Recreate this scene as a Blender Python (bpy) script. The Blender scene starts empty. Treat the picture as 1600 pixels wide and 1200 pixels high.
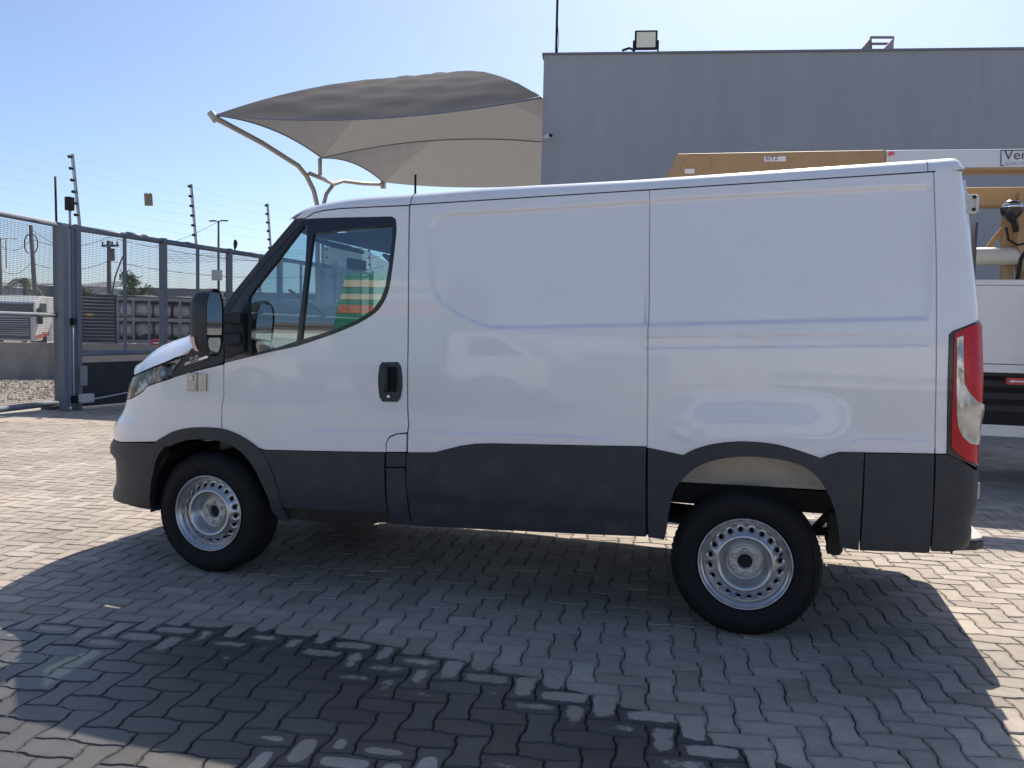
import bpy, bmesh, math, random
import numpy as np
from mathutils import Vector, Matrix, geometry
random.seed(7)
S = bpy.context.scene
COL = S.collection
PI = math.pi

# ------------------------------------------------------------------ camera
F0, YAW, PITCH, ROLL, CX, CY, CH = 1309.622767, 0.288242, 0.061151, 0.02159, 3.03837, -5.082891, 1.434993
def cam_axes():
    f = np.array([-math.sin(YAW), math.cos(YAW), 0.]); r = np.array([math.cos(YAW), math.sin(YAW), 0.]); u = np.array([0, 0, 1.])
    f2 = f*math.cos(PITCH)-u*math.sin(PITCH); u2 = u*math.cos(PITCH)+f*math.sin(PITCH)
    return r*math.cos(ROLL)+u2*math.sin(ROLL), u2*math.cos(ROLL)-r*math.sin(ROLL), f2
CR, CU, CF = cam_axes()
CO = np.array([CX, CY, CH])
camd = bpy.data.cameras.new('camera'); cam = bpy.data.objects.new('camera', camd); COL.objects.link(cam)
camd.sensor_width = 36.0; camd.lens = F0/1600*36; camd.clip_end = 3000; camd.clip_start = .05
M4 = Matrix.Identity(4)
for i in range(3):
    M4[i][0] = CR[i]; M4[i][1] = CU[i]; M4[i][2] = -CF[i]; M4[i][3] = CO[i]
cam.matrix_world = M4
S.camera = cam

# ------------------------------------------------------------------ light
SUN_EL = math.radians(48.5); SUN_AZ = math.radians(1.6)     # azimuth measured from +Y towards +X
sd = Vector((math.sin(SUN_AZ)*math.cos(SUN_EL), math.cos(SUN_AZ)*math.cos(SUN_EL), math.sin(SUN_EL)))
sl = bpy.data.lights.new('sun', 'SUN'); sl.energy = 3.6; sl.angle = math.radians(.53); sl.color = (1, .91, .78)
sun = bpy.data.objects.new('sun', sl); COL.objects.link(sun)
sun.rotation_euler = sd.to_track_quat('Z', 'Y').to_euler()
world = bpy.data.worlds.new('World'); S.world = world; world.use_nodes = True
wn = world.node_tree.nodes; wl = world.node_tree.links
sky = wn.new('ShaderNodeTexSky'); sky.sky_type = 'NISHITA'; sky.sun_disc = False
sky.sun_elevation = SUN_EL; sky.sun_rotation = SUN_AZ; sky.air_density = .8; sky.dust_density = 2.0; sky.ozone_density = 4.0; sky.altitude = 600
bg = wn['Background']; bg.inputs[1].default_value = 0.10
wl.new(sky.outputs[0], bg.inputs[0])
S.view_settings.view_transform = 'Standard'; S.view_settings.look = 'None'; S.view_settings.gamma = 1
S.view_settings.use_curve_mapping = False
S.view_settings.exposure = 0.78
S.cycles.max_bounces = 8; S.cycles.transparent_max_bounces = 24
S.cycles.sample_clamp_indirect = 6

# ------------------------------------------------------------------ pixel helpers
def ray(x, y): return CF+CR*(x-800)/F0-CU*(y-600)/F0
def proj(P):
    d = np.asarray(P, float)-CO; z = d@CF
    return np.array([800+F0*(d@CR)/z, 600-F0*(d@CU)/z])
def atD(x, y, D): return Vector(CO+ray(x, y)*D)
def atY(x, y, Y):
    d = ray(x, y); return Vector(CO+d*((Y-CO[1])/d[1]))
def atX(x, y, X):
    d = ray(x, y); return Vector(CO+d*((X-CO[0])/d[0]))
def atZ(x, y, Z=0):
    d = ray(x, y); return Vector(CO+d*((Z-CO[2])/d[2]))

# ------------------------------------------------------------------ materials
def mat(name, col, rough=.6, metal=0, coat=0, var=0, scale=8, bump=0, bscale=60, spec=.5, dirt=None, dscale=3, damt=.5, coords='Object', emis=None):
    m = bpy.data.materials.new(name); m.use_nodes = True
    nt = m.node_tree; n = nt.nodes; l = nt.links; b = n['Principled BSDF']
    b.inputs['Base Color'].default_value = (*col, 1); b.inputs['Roughness'].default_value = rough
    b.inputs['Metallic'].default_value = metal; b.inputs['Specular IOR Level'].default_value = spec
    if coat: b.inputs['Coat Weight'].default_value = coat; b.inputs['Coat Roughness'].default_value = .04
    tc = n.new('ShaderNodeTexCoord')
    if coords == 'World':
        g = n.new('ShaderNodeNewGeometry'); cs = g.outputs['Position']
    else: cs = tc.outputs[coords]
    out = None
    if var:
        nz = n.new('ShaderNodeTexNoise'); nz.inputs['Scale'].default_value = scale; nz.inputs['Detail'].default_value = 6; nz.inputs['Roughness'].default_value = .65
        l.new(cs, nz.inputs['Vector'])
        r = n.new('ShaderNodeMapRange'); r.inputs[1].default_value = .25; r.inputs[2].default_value = .75; r.inputs[3].default_value = 1-var; r.inputs[4].default_value = 1+var
        l.new(nz.outputs[0], r.inputs[0])
        mx = n.new('ShaderNodeVectorMath'); mx.operation = 'SCALE'; mx.inputs[0].default_value = col
        l.new(r.outputs[0], mx.inputs['Scale']); out = mx.outputs[0]
    if dirt:
        nz = n.new('ShaderNodeTexNoise'); nz.inputs['Scale'].default_value = dscale; nz.inputs['Detail'].default_value = 8; nz.inputs['Roughness'].default_value = .7
        l.new(cs, nz.inputs['Vector'])
        r = n.new('ShaderNodeMapRange'); r.inputs[1].default_value = .5; r.inputs[2].default_value = .75; r.inputs[4].default_value = damt
        l.new(nz.outputs[0], r.inputs[0])
        mc = n.new('ShaderNodeMix'); mc.data_type = 'RGBA'; mc.inputs[7].default_value = (*dirt, 1); mc.inputs[6].default_value = (*col, 1)
        if out: l.new(out, mc.inputs[6])
        l.new(r.outputs[0], mc.inputs[0]); out = mc.outputs[2]
        rr = n.new('ShaderNodeMapRange'); rr.inputs[3].default_value = rough; rr.inputs[4].default_value = min(1, rough+.25)
        l.new(r.outputs[0], rr.inputs[0]); l.new(rr.outputs[0], b.inputs['Roughness'])
    if out: l.new(out, b.inputs['Base Color'])
    if bump:
        nz = n.new('ShaderNodeTexNoise'); nz.inputs['Scale'].default_value = bscale; nz.inputs['Detail'].default_value = 4
        l.new(cs, nz.inputs['Vector'])
        bp = n.new('ShaderNodeBump'); bp.inputs['Strength'].default_value = bump; bp.inputs['Distance'].default_value = .01
        l.new(nz.outputs[0], bp.inputs['Height']); l.new(bp.outputs[0], b.inputs['Normal'])
    return m
def glassmat(name, tint, refl=.06, rough=.0):
    m = bpy.data.materials.new(name); m.use_nodes = True; nt = m.node_tree; n = nt.nodes; l = nt.links
    for x in list(n):
        if x.type != 'OUTPUT_MATERIAL': n.remove(x)
    o = [x for x in n if x.type == 'OUTPUT_MATERIAL'][0]
    t = n.new('ShaderNodeBsdfTransparent'); t.inputs[0].default_value = (*tint, 1)
    g = n.new('ShaderNodeBsdfGlossy'); g.inputs['Roughness'].default_value = rough; g.inputs[0].default_value = (.95, 1, .98, 1)
    fr = n.new('ShaderNodeLayerWeight'); fr.inputs[0].default_value = .5
    pw = n.new('ShaderNodeMath'); pw.operation = 'POWER'; pw.inputs[1].default_value = 5; l.new(fr.outputs['Facing'], pw.inputs[0])
    a = n.new('ShaderNodeMath'); a.operation = 'MULTIPLY_ADD'; a.inputs[1].default_value = .9; a.inputs[2].default_value = .04+refl; l.new(pw.outputs[0], a.inputs[0])
    mx = n.new('ShaderNodeMixShader'); l.new(a.outputs[0], mx.inputs[0]); l.new(t.outputs[0], mx.inputs[1]); l.new(g.outputs[0], mx.inputs[2])
    l.new(mx.outputs[0], o.inputs[0]); return m
def fabricmat(name, col, trans):
    m = mat(name, col, .9, var=.12, scale=3, bump=.15, bscale=30)
    nt = m.node_tree; n = nt.nodes; l = nt.links; b = n['Principled BSDF']; o = [x for x in n if x.type == 'OUTPUT_MATERIAL'][0]
    t = n.new('ShaderNodeBsdfTranslucent'); t.inputs[0].default_value = (*trans, 1)
    mx = n.new('ShaderNodeMixShader'); mx.inputs[0].default_value = .5
    l.new(b.outputs[0], mx.inputs[1]); l.new(t.outputs[0], mx.inputs[2]); l.new(mx.outputs[0], o.inputs[0]); return m

# van materials
PAINT = mat('white_paint', (.85, .86, .88), .3, coat=1, dirt=(.6, .57, .52), dscale=1.3, damt=.2, bump=.03, bscale=1.6)
PLAST = mat('dark_plastic', (.026, .031, .042), .5, var=.12, scale=3, dirt=(.085, .08, .072), dscale=7, damt=.65, bump=.14, bscale=420)
BLACKG = mat('black_gloss', (.012, .013, .016), .22, coat=.3)
BLACKM = mat('black_matt', (.012, .012, .014), .75)
GAPM = mat('gap_black', (.004, .004, .005), .9)
TYRE = mat('tyre_rubber', (.009, .010, .013), .72, var=.25, scale=20, dirt=(.03, .027, .025), dscale=9, damt=.3, spec=.3)
STEEL = mat('silver_steel', (.52, .53, .55), .30, metal=.88, var=.06, scale=14, bump=.02, bscale=80)
HUBM = mat('hub_metal', (.52, .52, .5), .5, metal=.45, var=.12, scale=40)
CHROME = mat('chrome', (.7, .7, .7), .12, metal=1)
BRUSH = mat('brushed_plate', (.42, .41, .38), .38, metal=.85, var=.15, scale=30)
RUST = mat('chassis_black', (.022, .02, .02), .7, var=.3, scale=9, dirt=(.09, .07, .05), dscale=6, damt=.5)
WHEELHOUSE = mat('wheelhouse_paint', (.78, .76, .70), .55, dirt=(.5, .46, .4), dscale=7, damt=.4, var=.05)
RED = mat('red_lens', (.52, .006, .018), .22, coat=.15, var=.25, scale=22, spec=.35)
RED2 = mat('red_reflector', (.75, .03, .04), .2, coat=1)
CLEAR = mat('clear_lens', (.46, .47, .45), .14, metal=.45, coat=1, var=.5, scale=9, bump=.12, bscale=20)
LAMPIN = mat('headlamp_reflector', (.66, .70, .74), .3, metal=.25, var=.3, scale=16, bump=.25, bscale=26)
LENS = glassmat('lamp_lens', (.9, .94, .95), .05)
AMBER = mat('amber_lens', (.55, .42, .38), .15, coat=1, var=.15, scale=30)
GLASS = glassmat('side_glass', (.40, .58, .64), .13)
WSGLASS = glassmat('windscreen_glass', (.86, .95, .93), .0)
MIRROR = mat('mirror_glass', (.75, .78, .8), .02, metal=1)
INT = mat('interior_plastic', (.045, .047, .052), .7, var=.1)
INTL = mat('interior_grey', (.13, .13, .135), .8)
SEATM = mat('seat_cloth', (.05, .052, .06), .95, var=.2, scale=40)
WHT = mat('white_print', (.8, .8, .8), .5)
DKPRINT = mat('dark_print', (.06, .065, .08), .5)

# ------------------------------------------------------------------ mesh helpers
def link(name, me, m, parent=None):
    me.name = name
    o = bpy.data.objects.new(name, me); COL.objects.link(o)
    if m is not None and len(me.materials) == 0: me.materials.append(m)
    if parent is not None: o.parent = parent
    return o
def tag(o, label=None, cat=None, group=None, kind=None):
    if label: o['label'] = label
    if cat: o['category'] = cat
    if group: o['group'] = group
    if kind: o['kind'] = kind
    return o
def empty(name, loc=(0, 0, 0), label=None, cat=None, group=None):
    o = bpy.data.objects.new(name, None); COL.objects.link(o); o.location = loc; o.empty_display_size = .1
    return tag(o, label, cat, group)
class MB:
    """collects vertices and faces of one mesh, in world coordinates"""
    def __init__(s): s.v = []; s.f = []; s.sm = []
    def add(s, v, f, smooth=False):
        o = len(s.v); s.v += [tuple(p) for p in v]; s.f += [tuple(i+o for i in q) for q in f]; s.sm += [smooth]*len(f); return s
    def box(s, a, b):
        x0, y0, z0 = a; x1, y1, z1 = b
        v = [(x, y, z) for z in (z0, z1) for y in (y0, y1) for x in (x0, x1)]
        return s.add(v, [(0, 2, 3, 1), (4, 5, 7, 6), (0, 1, 5, 4), (2, 6, 7, 3), (0, 4, 6, 2), (1, 3, 7, 5)])
    def bar(s, p, q, w, h=None, up=(0, 0, 1)):
        h = h or w; p = Vector(p); q = Vector(q); d = (q-p).normalized(); up = Vector(up)
        if abs(d.dot(up)) > .98: up = Vector((0, 1, 0))
        a = d.cross(up).normalized(); b = a.cross(d).normalized()
        v = [c+a*i*w/2+b*j*h/2 for c in (p, q) for i, j in ((-1, -1), (1, -1), (1, 1), (-1, 1))]
        return s.add(v, [(3, 2, 1, 0), (4, 5, 6, 7), (0, 1, 5, 4), (1, 2, 6, 5), (2, 3, 7, 6), (3, 0, 4, 7)])
    def tube(s, pts, r, n=8, cap=True):
        pts = [Vector(p) for p in pts]; rs = r if isinstance(r, (list, tuple)) else [r]*len(pts)
        v = []; f = []; prev = None
        for i, p in enumerate(pts):
            d = (pts[min(i+1, len(pts)-1)]-pts[max(i-1, 0)]).normalized()
            if prev is None:
                a = d.cross(Vector((0, 0, 1))) if abs(d.z) < .95 else d.cross(Vector((0, 1, 0)))
            else: a = prev-d*prev.dot(d)
            a.normalize(); prev = a.copy(); b = d.cross(a)
            for k in range(n):
                t = 2*PI*k/n; v.append(p+(a*math.cos(t)+b*math.sin(t))*rs[i])
            if i:
                for k in range(n):
                    f.append(((i-1)*n+k, (i-1)*n+(k+1) % n, i*n+(k+1) % n, i*n+k))
        s.add(v, f, True)
        if cap: s.add(v[:n], [tuple(range(n))[::-1]]); s.add(v[-n:], [tuple(range(n))])
        return s
    def lathe(s, prof, n=48, c=(0, 0, 0), axis='y', smooth=True, close=False):
        """prof: (r, h) pairs; h along axis"""
        v = []; f = []; m = len(prof)
        for k in range(n):
            t = 2*PI*k/n
            for r, h in prof:
                a, b = r*math.cos(t), r*math.sin(t)
                v.append((c[0]+a, c[1]+h, c[2]+b) if axis == 'y' else ((c[0]+a, c[1]+b, c[2]+h) if axis == 'z' else (c[0]+h, c[1]+a, c[2]+b)))
        for k in range(n):
            k2 = (k+1) % n
            for j in range(m-1): f.append((k*m+j, k*m+j+1, k2*m+j+1, k2*m+j))
        return s.add(v, f, smooth)
    def prism(s, poly, d, flip=False):
        """poly: list of 3d points (planar), d: extrusion vector"""
        n = len(poly); d = Vector(d); a = [Vector(p) for p in poly]; b = [p+d for p in a]
        return s.add(a+b, [tuple(range(n))[::-1], tuple(range(n, 2*n))]+[(i, (i+1) % n, n+(i+1) % n, n+i) for i in range(n)])
    def grid(s, P, smooth=True):
        """P: rows of points"""
        r = len(P); c = len(P[0]); v = [p for row in P for p in row]
        return s.add(v, [(i*c+j, i*c+j+1, (i+1)*c+j+1, (i+1)*c+j) for i in range(r-1) for j in range(c-1)], smooth)
    def build(s, name, m, parent=None, bevel=0, fix=True, solid=0):
        me = bpy.data.meshes.new(name); me.from_pydata([tuple(p) for p in s.v], [], s.f)
        me.polygons.foreach_set('use_smooth', s.sm)
        if fix:
            bm = bmesh.new(); bm.from_mesh(me); bmesh.ops.remove_doubles(bm, verts=bm.verts, dist=1e-5)
            bmesh.ops.recalc_face_normals(bm, faces=bm.faces); bm.to_mesh(me); bm.free()
        o = link(name, me, m, parent)
        if solid:
            q = o.modifiers.new('solid', 'SOLIDIFY'); q.thickness = solid; q.offset = 0
        if bevel:
            q = o.modifiers.new('bevel', 'BEVEL'); q.width = bevel; q.segments = 2; q.limit_method = 'ANGLE'; q.angle_limit = math.radians(40)
        return o
def reorigin(o, loc):
    loc = Vector(loc); o.data.transform(Matrix.Translation(-loc)); o.location = loc; return o
def textobj(name, body, size, m, parent, origin, right, up, spacing=1.0, ext=.001):
    cu = bpy.data.curves.new(name, 'FONT'); cu.body = body; cu.size = size; cu.extrude = ext; cu.space_character = spacing
    o = bpy.data.objects.new(name, cu); COL.objects.link(o)
    right = Vector(right).normalized(); up = Vector(up).normalized(); nrm = right.cross(up)
    mt = Matrix.Identity(4)
    for i in range(3): mt[i][0] = right[i]; mt[i][1] = up[i]; mt[i][2] = nrm[i]; mt[i][3] = origin[i]
    dg = bpy.context.evaluated_depsgraph_get()
    me = bpy.data.meshes.new_from_object(o.evaluated_get(dg)); bpy.data.objects.remove(o)
    me.transform(mt); me.materials.clear()
    return link(name, me, m, parent)

def in_poly(x, y, poly):
    c = False; n = len(poly); j = n-1
    for i in range(n):
        xi, yi = poly[i]; xj, yj = poly[j]
        if (yi > y) != (yj > y) and x < (xj-xi)*(y-yi)/(yj-yi)+xi: c = not c
        j = i
    return c
def resample(poly, step):
    out = []; n = len(poly)
    for i in range(n):
        a = np.array(poly[i]); b = np.array(poly[(i+1) % n]); k = max(1, int(np.linalg.norm(b-a)/step))
        for j in range(k): out.append(tuple(a+(b-a)*j/k))
    return out
def seg_dist(P, poly, closed=True):
    P = np.asarray(P, float); d = np.full(len(P), 1e9); n = len(poly)
    for i in range(n if closed else n-1):
        a = np.array(poly[i]); b = np.array(poly[(i+1) % n]); ab = b-a
        t = np.clip(((P-a)@ab)/max(ab@ab, 1e-12), 0, 1); d = np.minimum(d, np.linalg.norm(P-(a+t[:, None]*ab), axis=1))
    return d
def shrink(poly, g):
    """inset a polygon by g"""
    p = np.array(poly); n = len(p); area = .5*sum(p[i][0]*p[(i+1) % n][1]-p[(i+1) % n][0]*p[i][1] for i in range(n)); sg = 1 if area > 0 else -1
    out = []
    for i in range(n):
        a, b, c = p[i-1], p[i], p[(i+1) % n]
        e1 = (b-a)/max(np.linalg.norm(b-a), 1e-9); e2 = (c-b)/max(np.linalg.norm(c-b), 1e-9)
        n1 = np.array([-e1[1], e1[0]])*sg; n2 = np.array([-e2[1], e2[0]])*sg
        m = n1+n2; L = m@m
        m = n1 if L < .3 else m*2/L*1.0
        out.append(tuple(b+m*g*(1 if L < .3 else 1)))
    return out

# ------------------------------------------------------------------ van body surface
XC = -.2; RC = .085; S0 = 3.55
NOSE_Z = []   # filled below: (z, x of nose)
REAR_Z = []
_ph = np.linspace(0, PI/2, 400)
_cx = np.sin(_ph)**(2/3); _cy = np.cos(_ph)**(2/3)
_al = np.concatenate([[0], np.cumsum(np.hypot(np.diff(_cx)*.78, np.diff(_cy)))])
SN = XC-_al[-1]     # s at the centre line of the nose
def halfw(z):
    z = np.asarray(z, float)
    return 1.0-.035*np.clip((.6-z)/.25, 0, 2)**2-.11*np.clip((z-1.2)/1.0, 0, 2)**1.7
def nose_support(n, a, b):   # support of superellipse n=3 centred XC
    q = 1.5; return XC*n[0]+((abs(a*n[0]))**q+(abs(b*n[1]))**q)**(1/q)
def solve_nose():
    px = [(262, 540), (235, 551), (225, 557.5), (217.5, 569), (209, 584), (202.5, 602), (198, 625), (192, 642), (188, 650), (179, 661), (177, 674), (178.5, 689), (173.5, 694), (172, 704), (175, 710), (181.5, 716), (182.5, 731), (183.5, 753), (178, 766), (177, 776), (182.5, 782), (200, 789)]
    out = []
    for x, y in px:
        d = ray(x, y); z = 1.0; a = .75
        for _ in range(12):
            dh = np.array([d[0], d[1]]); dh = dh/np.linalg.norm(dh); n = np.array([-dh[1], dh[0]])
            if n[0] > 0: n = -n
            h = n@CO[:2]; b = float(halfw(z)); lo, hi = .2, 1.3
            for _ in range(40):
                a = (lo+hi)/2
                if nose_support(n, a, b) > h: hi = a
                else: lo = a
            # tangent point
            g = np.array([abs(a*n[0])**.5*a*np.sign(n[0]), abs(b*n[1])**.5*b*np.sign(n[1])]); q = 1.5
            den = ((abs(a*n[0]))**q+(abs(b*n[1]))**q)**(1-1/q)
            pt = np.array([XC, 0])+g/den
            t = np.linalg.norm(pt-CO[:2])/np.linalg.norm(d[:2]); z = CO[2]+d[2]*t
        out.append((z, XC-a))
    out.sort(); return out
NOSE_Z = solve_nose()
NZ = np.array(NOSE_Z)
def xnose(z): return np.interp(z, NZ[:, 0], NZ[:, 1])
_rp = [(1506, 248), (1509, 255), (1510.5, 268), (1512.5, 290), (1515, 310), (1515, 335), (1519, 352), (1522, 400), (1526, 450), (1529, 500), (1530, 610), (1529, 634), (1527, 660), (1522, 700), (1523, 730), (1525.5, 742), (1523, 770), (1522, 788), (1520, 802), (1513.6, 805), (1513, 816), (1514.5, 834), (1510, 849), (1499, 858)]
_r = []
for x, y in _rp:
    P = atY(x, y, -.9); _r.append((P.z, P.x))
_r.sort(); RZ = np.array(_r)
def xrear(z): return np.interp(z, RZ[:, 0], RZ[:, 1])
def surf0(s, z):
    s = np.asarray(s, float); z = np.asarray(z, float)
    w = halfw(z)
    x = s.copy(); y = -w*np.ones_like(s)
    m = s < XC
    if m.any():
        ph = np.interp(np.clip(XC-s, 0, _al[-1]), _al, _ph); a = XC-xnose(z)
        x = np.where(m, XC-a*np.sin(ph)**(2/3), x); y = np.where(m, -w*np.cos(ph)**(2/3), y)
    m = s > S0
    if m.any():
        L = xrear(z)-RC-S0; d = s-S0; ar = np.clip((d-L)/RC, 0, PI/2); rest = np.maximum(d-L-RC*PI/2, 0)
        x = np.where(m, np.where(d < L, s, S0+L+RC*np.sin(ar)), x); y = np.where(m, np.where(d < L, y, -w+RC*(1-np.cos(ar))+rest), y)
    return np.stack([x, y, z*np.ones_like(x)], -1)
def smooth01(t): t = np.clip(t, 0, 1); return t*t*(3-2*t)
CREASES = []    # functions (s,z)-> inward displacement
def disp(s, z):
    d = np.zeros(np.shape(s))
    for f in CREASES: d = d+f(s, z)
    return d
def surf(s, z, off=0., creases=True):
    """point on the van skin, off = outward offset; also returns normal"""
    e = 2e-3; s = np.asarray(s, float); z = np.asarray(z, float)
    def base(s, z):
        P = surf0(s, z); a = surf0(s+e, z)-surf0(s-e, z); b = surf0(s, z+e)-surf0(s, z-e)
        n = np.cross(a, b); n = n/np.maximum(np.linalg.norm(n, axis=-1, keepdims=True), 1e-12)
        dd = off-(disp(s, z) if creases else 0)
        return P+n*np.reshape(dd*np.ones(np.shape(s)), np.shape(s)+(1,)), n
    return base(s, z)
def skin_normals(s, z, off=0.):
    e = 3e-3
    a = surf(s+e, z, off)[0]-surf(s-e, z, off)[0]; b = surf(s, z+e, off)[0]-surf(s, z-e, off)[0]
    n = np.cross(a, b); return n/np.maximum(np.linalg.norm(n, axis=-1, keepdims=True), 1e-12)
def inv(px, py):
    """pixel -> (s, z) on the undisplaced skin"""
    P = atY(px, py, -.97); q = np.array([P.x, P.z])
    if px > 1490: q[0] = min(q[0], 3.85)
    if q[0] < -.2: q[0] = max(q[0]*1.05, -.9)
    def res(q): return proj(surf0(np.array(q[0]), np.array(q[1])))-np.array([px, py])
    r = res(q); lam = 1e-3
    for _ in range(40):
        J = np.array([(res(q+np.array([1e-4, 0]))-r)/1e-4, (res(q+np.array([0, 1e-4]))-r)/1e-4]).T
        A = J.T@J; d = -np.linalg.solve(A+lam*np.diag(np.diag(A)+1e-3), J.T@r); d = np.clip(d, -.1, .1)
        q2 = q+d; r2 = res(q2)
        if r2@r2 < r@r: q, r = q2, r2; lam *= .3
        else: lam *= 5
        if r@r < 1e-6 or lam > 1e8: break
    return (float(q[0]), float(q[1]))
def PX(lst):
    """list of pixels -> (s,z); entries ('s', s, z) pass through"""
    return [(p[1], p[2]) if p[0] == 's' else inv(*p) for p in lst]

def cdt(outer, holes=(), res=.04, step=.02, lines=()):
    o = resample(outer, step); pts = [Vector(p) for p in o]; edges = [(i, (i+1) % len(o)) for i in range(len(o))]; bnd = list(o)
    for h in holes:
        hh = resample(h, step); k = len(pts); pts += [Vector(p) for p in hh]; edges += [(k+i, k+(i+1) % len(hh)) for i in range(len(hh))]; bnd += hh
    xs = [p[0] for p in o]; zs = [p[1] for p in o]
    gx = np.arange(math.ceil(min(xs)/res)*res, max(xs), res); gz = np.arange(math.ceil(min(zs)/res)*res, max(zs), res)
    G = np.array([(x, z) for x in gx for z in gz]) if len(gx) and len(gz) else np.zeros((0, 2))
    if len(G):
        d = seg_dist(G, o)
        for h in holes: d = np.minimum(d, seg_dist(G, h))
        for g, dd in zip(G, d):
            if dd > min(res, step)*.45 and in_poly(g[0], g[1], o) and not any(in_poly(g[0], g[1], h) for h in holes): pts.append(Vector(g))
    if lines:
        fr = .008; gx = np.arange(min(xs), max(xs), fr*2.2); gz = np.arange(min(zs), max(zs), fr); G = np.array([(x, z) for x in gx for z in gz])
        dl = np.full(len(G), 9.)
        for L_ in lines: dl = np.minimum(dl, seg_dist(G, L_, False))
        G = G[dl < .022]
        if len(G):
            d = seg_dist(G, o)
            for h in holes: d = np.minimum(d, seg_dist(G, h))
            for g, dd in zip(G, d):
                if dd > .006 and in_poly(g[0], g[1], o) and not any(in_poly(g[0], g[1], h) for h in holes): pts.append(Vector(g))
    V, E, Fc, _, _, _ = geometry.delaunay_2d_cdt(pts, edges, [], 0, 1e-6)
    out = []
    for f in Fc:
        c = sum((V[i] for i in f), Vector((0, 0)))/len(f)
        if in_poly(c.x, c.y, o) and not any(in_poly(c.x, c.y, h) for h in holes): out.append(tuple(f))
    return [tuple(v) for v in V], out
FINE_LINES = []
def panel(name, outer, m, parent, holes=(), off=0., thick=.02, res=.05, step=.02, gap=.0, offfn=None, mirror=True, label=None, creases=True, fine=False):
    if gap: outer = shrink(outer, gap)
    V, Fc = cdt(outer, holes, res, step, FINE_LINES if fine else ())
    s = np.array([v[0] for v in V]); z = np.array([v[1] for v in V])
    offv = off if offfn is None else off+offfn(s, z)
    P, n0 = surf(s, z, offv, creases)
    if offfn is None and creases: N = skin_normals(s, z, off)
    elif not creases: N = n0
    else:
        e = 3e-3
        g = lambda a, b: surf(a, b, off+offfn(a, b))[0]
        N = np.cross(g(s+e, z)-g(s-e, z), g(s, z+e)-g(s, z-e)); N /= np.maximum(np.linalg.norm(N, axis=-1, keepdims=True), 1e-12)
    objs = []
    # boundary edges
    cnt = {}
    for f in Fc:
        for i in range(len(f)):
            a, b = f[i], f[(i+1) % len(f)]; cnt[(a, b)] = 1
    bd = [(a, b) for (a, b) in cnt if (b, a) not in cnt]
    for side in ((1, -1) if mirror else (1,)):
        Q = P.copy(); QN = N.copy(); Q0 = n0.copy()
        if side < 0: Q[:, 1] *= -1; QN[:, 1] *= -1; Q0[:, 1] *= -1
        verts = [tuple(q) for q in Q]; faces = []; lp = []
        for f in Fc:
            a = Q[f[1]]-Q[f[0]]; b = Q[f[2]]-Q[f[0]]; c = np.cross(a, b)
            ff = f if c@QN[f[0]] > 0 else f[::-1]
            faces.append(ff); lp += [tuple(QN[i]) for i in ff]
        if thick:
            base = len(verts); idx = {}
            for a, b in bd:
                for i in (a, b):
                    if i not in idx:
                        idx[i] = len(verts); verts.append(tuple(Q[i])); verts.append(tuple(Q[i]-Q0[i]*thick))
            for a, b in bd:
                ff = (idx[a], idx[b], idx[b]+1, idx[a]+1)
                e1 = np.array(verts[ff[1]])-np.array(verts[ff[0]]); e2 = np.array(verts[ff[3]])-np.array(verts[ff[0]]); c = np.cross(e1, e2)
                L = np.linalg.norm(c); c = c/L if L > 1e-12 else np.array([0, 0, 1.])
                # outward = away from panel interior; orientation is not important for shading here
                if side < 0: ff = ff[::-1]; c = -c
                ff = ff[::-1]; c = -c
                faces.append(ff); lp += [tuple(c)]*4
        me = bpy.data.meshes.new(name); me.from_pydata(verts, [], faces)
        me.polygons.foreach_set('use_smooth', [True]*len(faces)); me.update()
        me.normals_split_custom_set(lp)
        o = link(name, me, m, parent); objs.append(o)
        if label: o['label'] = label
    return objs
def lerp(a, b, t): return a+(b-a)*t

# ================================================================== THE VAN
van = empty('cargo_van', (1.5, 0, 0), 'white panel van with dark grey lower cladding parked across the block paving', 'van')
# pressed shapes in the side skin -------------------------------------------------
rec = PX([(1478, 289), (1060, 310), (850, 326), (732, 332.5), (698, 334), (679, 343), (671.5, 356), (670, 385), (673, 430), (678, 456), (690, 474), (719, 493), (750, 507), (771, 512), (850, 511), (1013, 508), (1474, 498)])
rec[0] = (3.74, rec[0][1]); rec[-1] = (3.74, rec[-1][1])
def sdf(poly, s, z):
    s = np.asarray(s, float); z = np.asarray(z, float); P = np.stack([s.ravel(), z.ravel()], 1)
    d = seg_dist(P, poly); ins = np.array([in_poly(a, b, poly) for a, b in P]); return np.where(ins, -d, d).reshape(s.shape)
CREASES.append(lambda s, z: .014*smooth01((.010-sdf(rec, s, z))/.024))
rib = PX([(1003, 527), (1462, 521), (1462, 540), (1003, 545)]); rib[1] = (3.74, rib[1][1]); rib[2] = (3.74, rib[2][1])
CREASES.append(lambda s, z: .0035*smooth01((.003-sdf(rib, s, z))/.008))
ws = PX([(1012, 600), (1040, 613), (1090, 606), (1162, 603), (1230, 605), (1290, 610), (1340, 621)])
wsx = [p[0] for p in ws]; wsz = [p[1] for p in ws]
def flare(s, z):     # swelling above the rear wheel arch
    zz = np.interp(s, wsx, wsz); k = smooth01((s-wsx[1]+.05)/.25)*smooth01((wsx[-1]+.1-s)/.35)
    return -.024*k*smooth01((zz-z)/.26)
CREASES.append(flare)
dc = PX([(446, 685), (470, 673), (500, 670), (560, 670.5), (636, 673), (830, 678), (940, 683), (1000, 697)])
dcx = [p[0] for p in dc]; dcz = [p[1] for p in dc]
CREASES.append(lambda s, z: -.006*smooth01((s-dcx[0])/.2)*smooth01((dcx[-1]-s)/.3)*smooth01((np.interp(s, dcx, dcz)-z+.004)/.016))
rc = PX([(1290, 702), (1345, 684), (1460, 687)])
rcx = [p[0] for p in rc]; rcz = [p[1] for p in rc]
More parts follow.
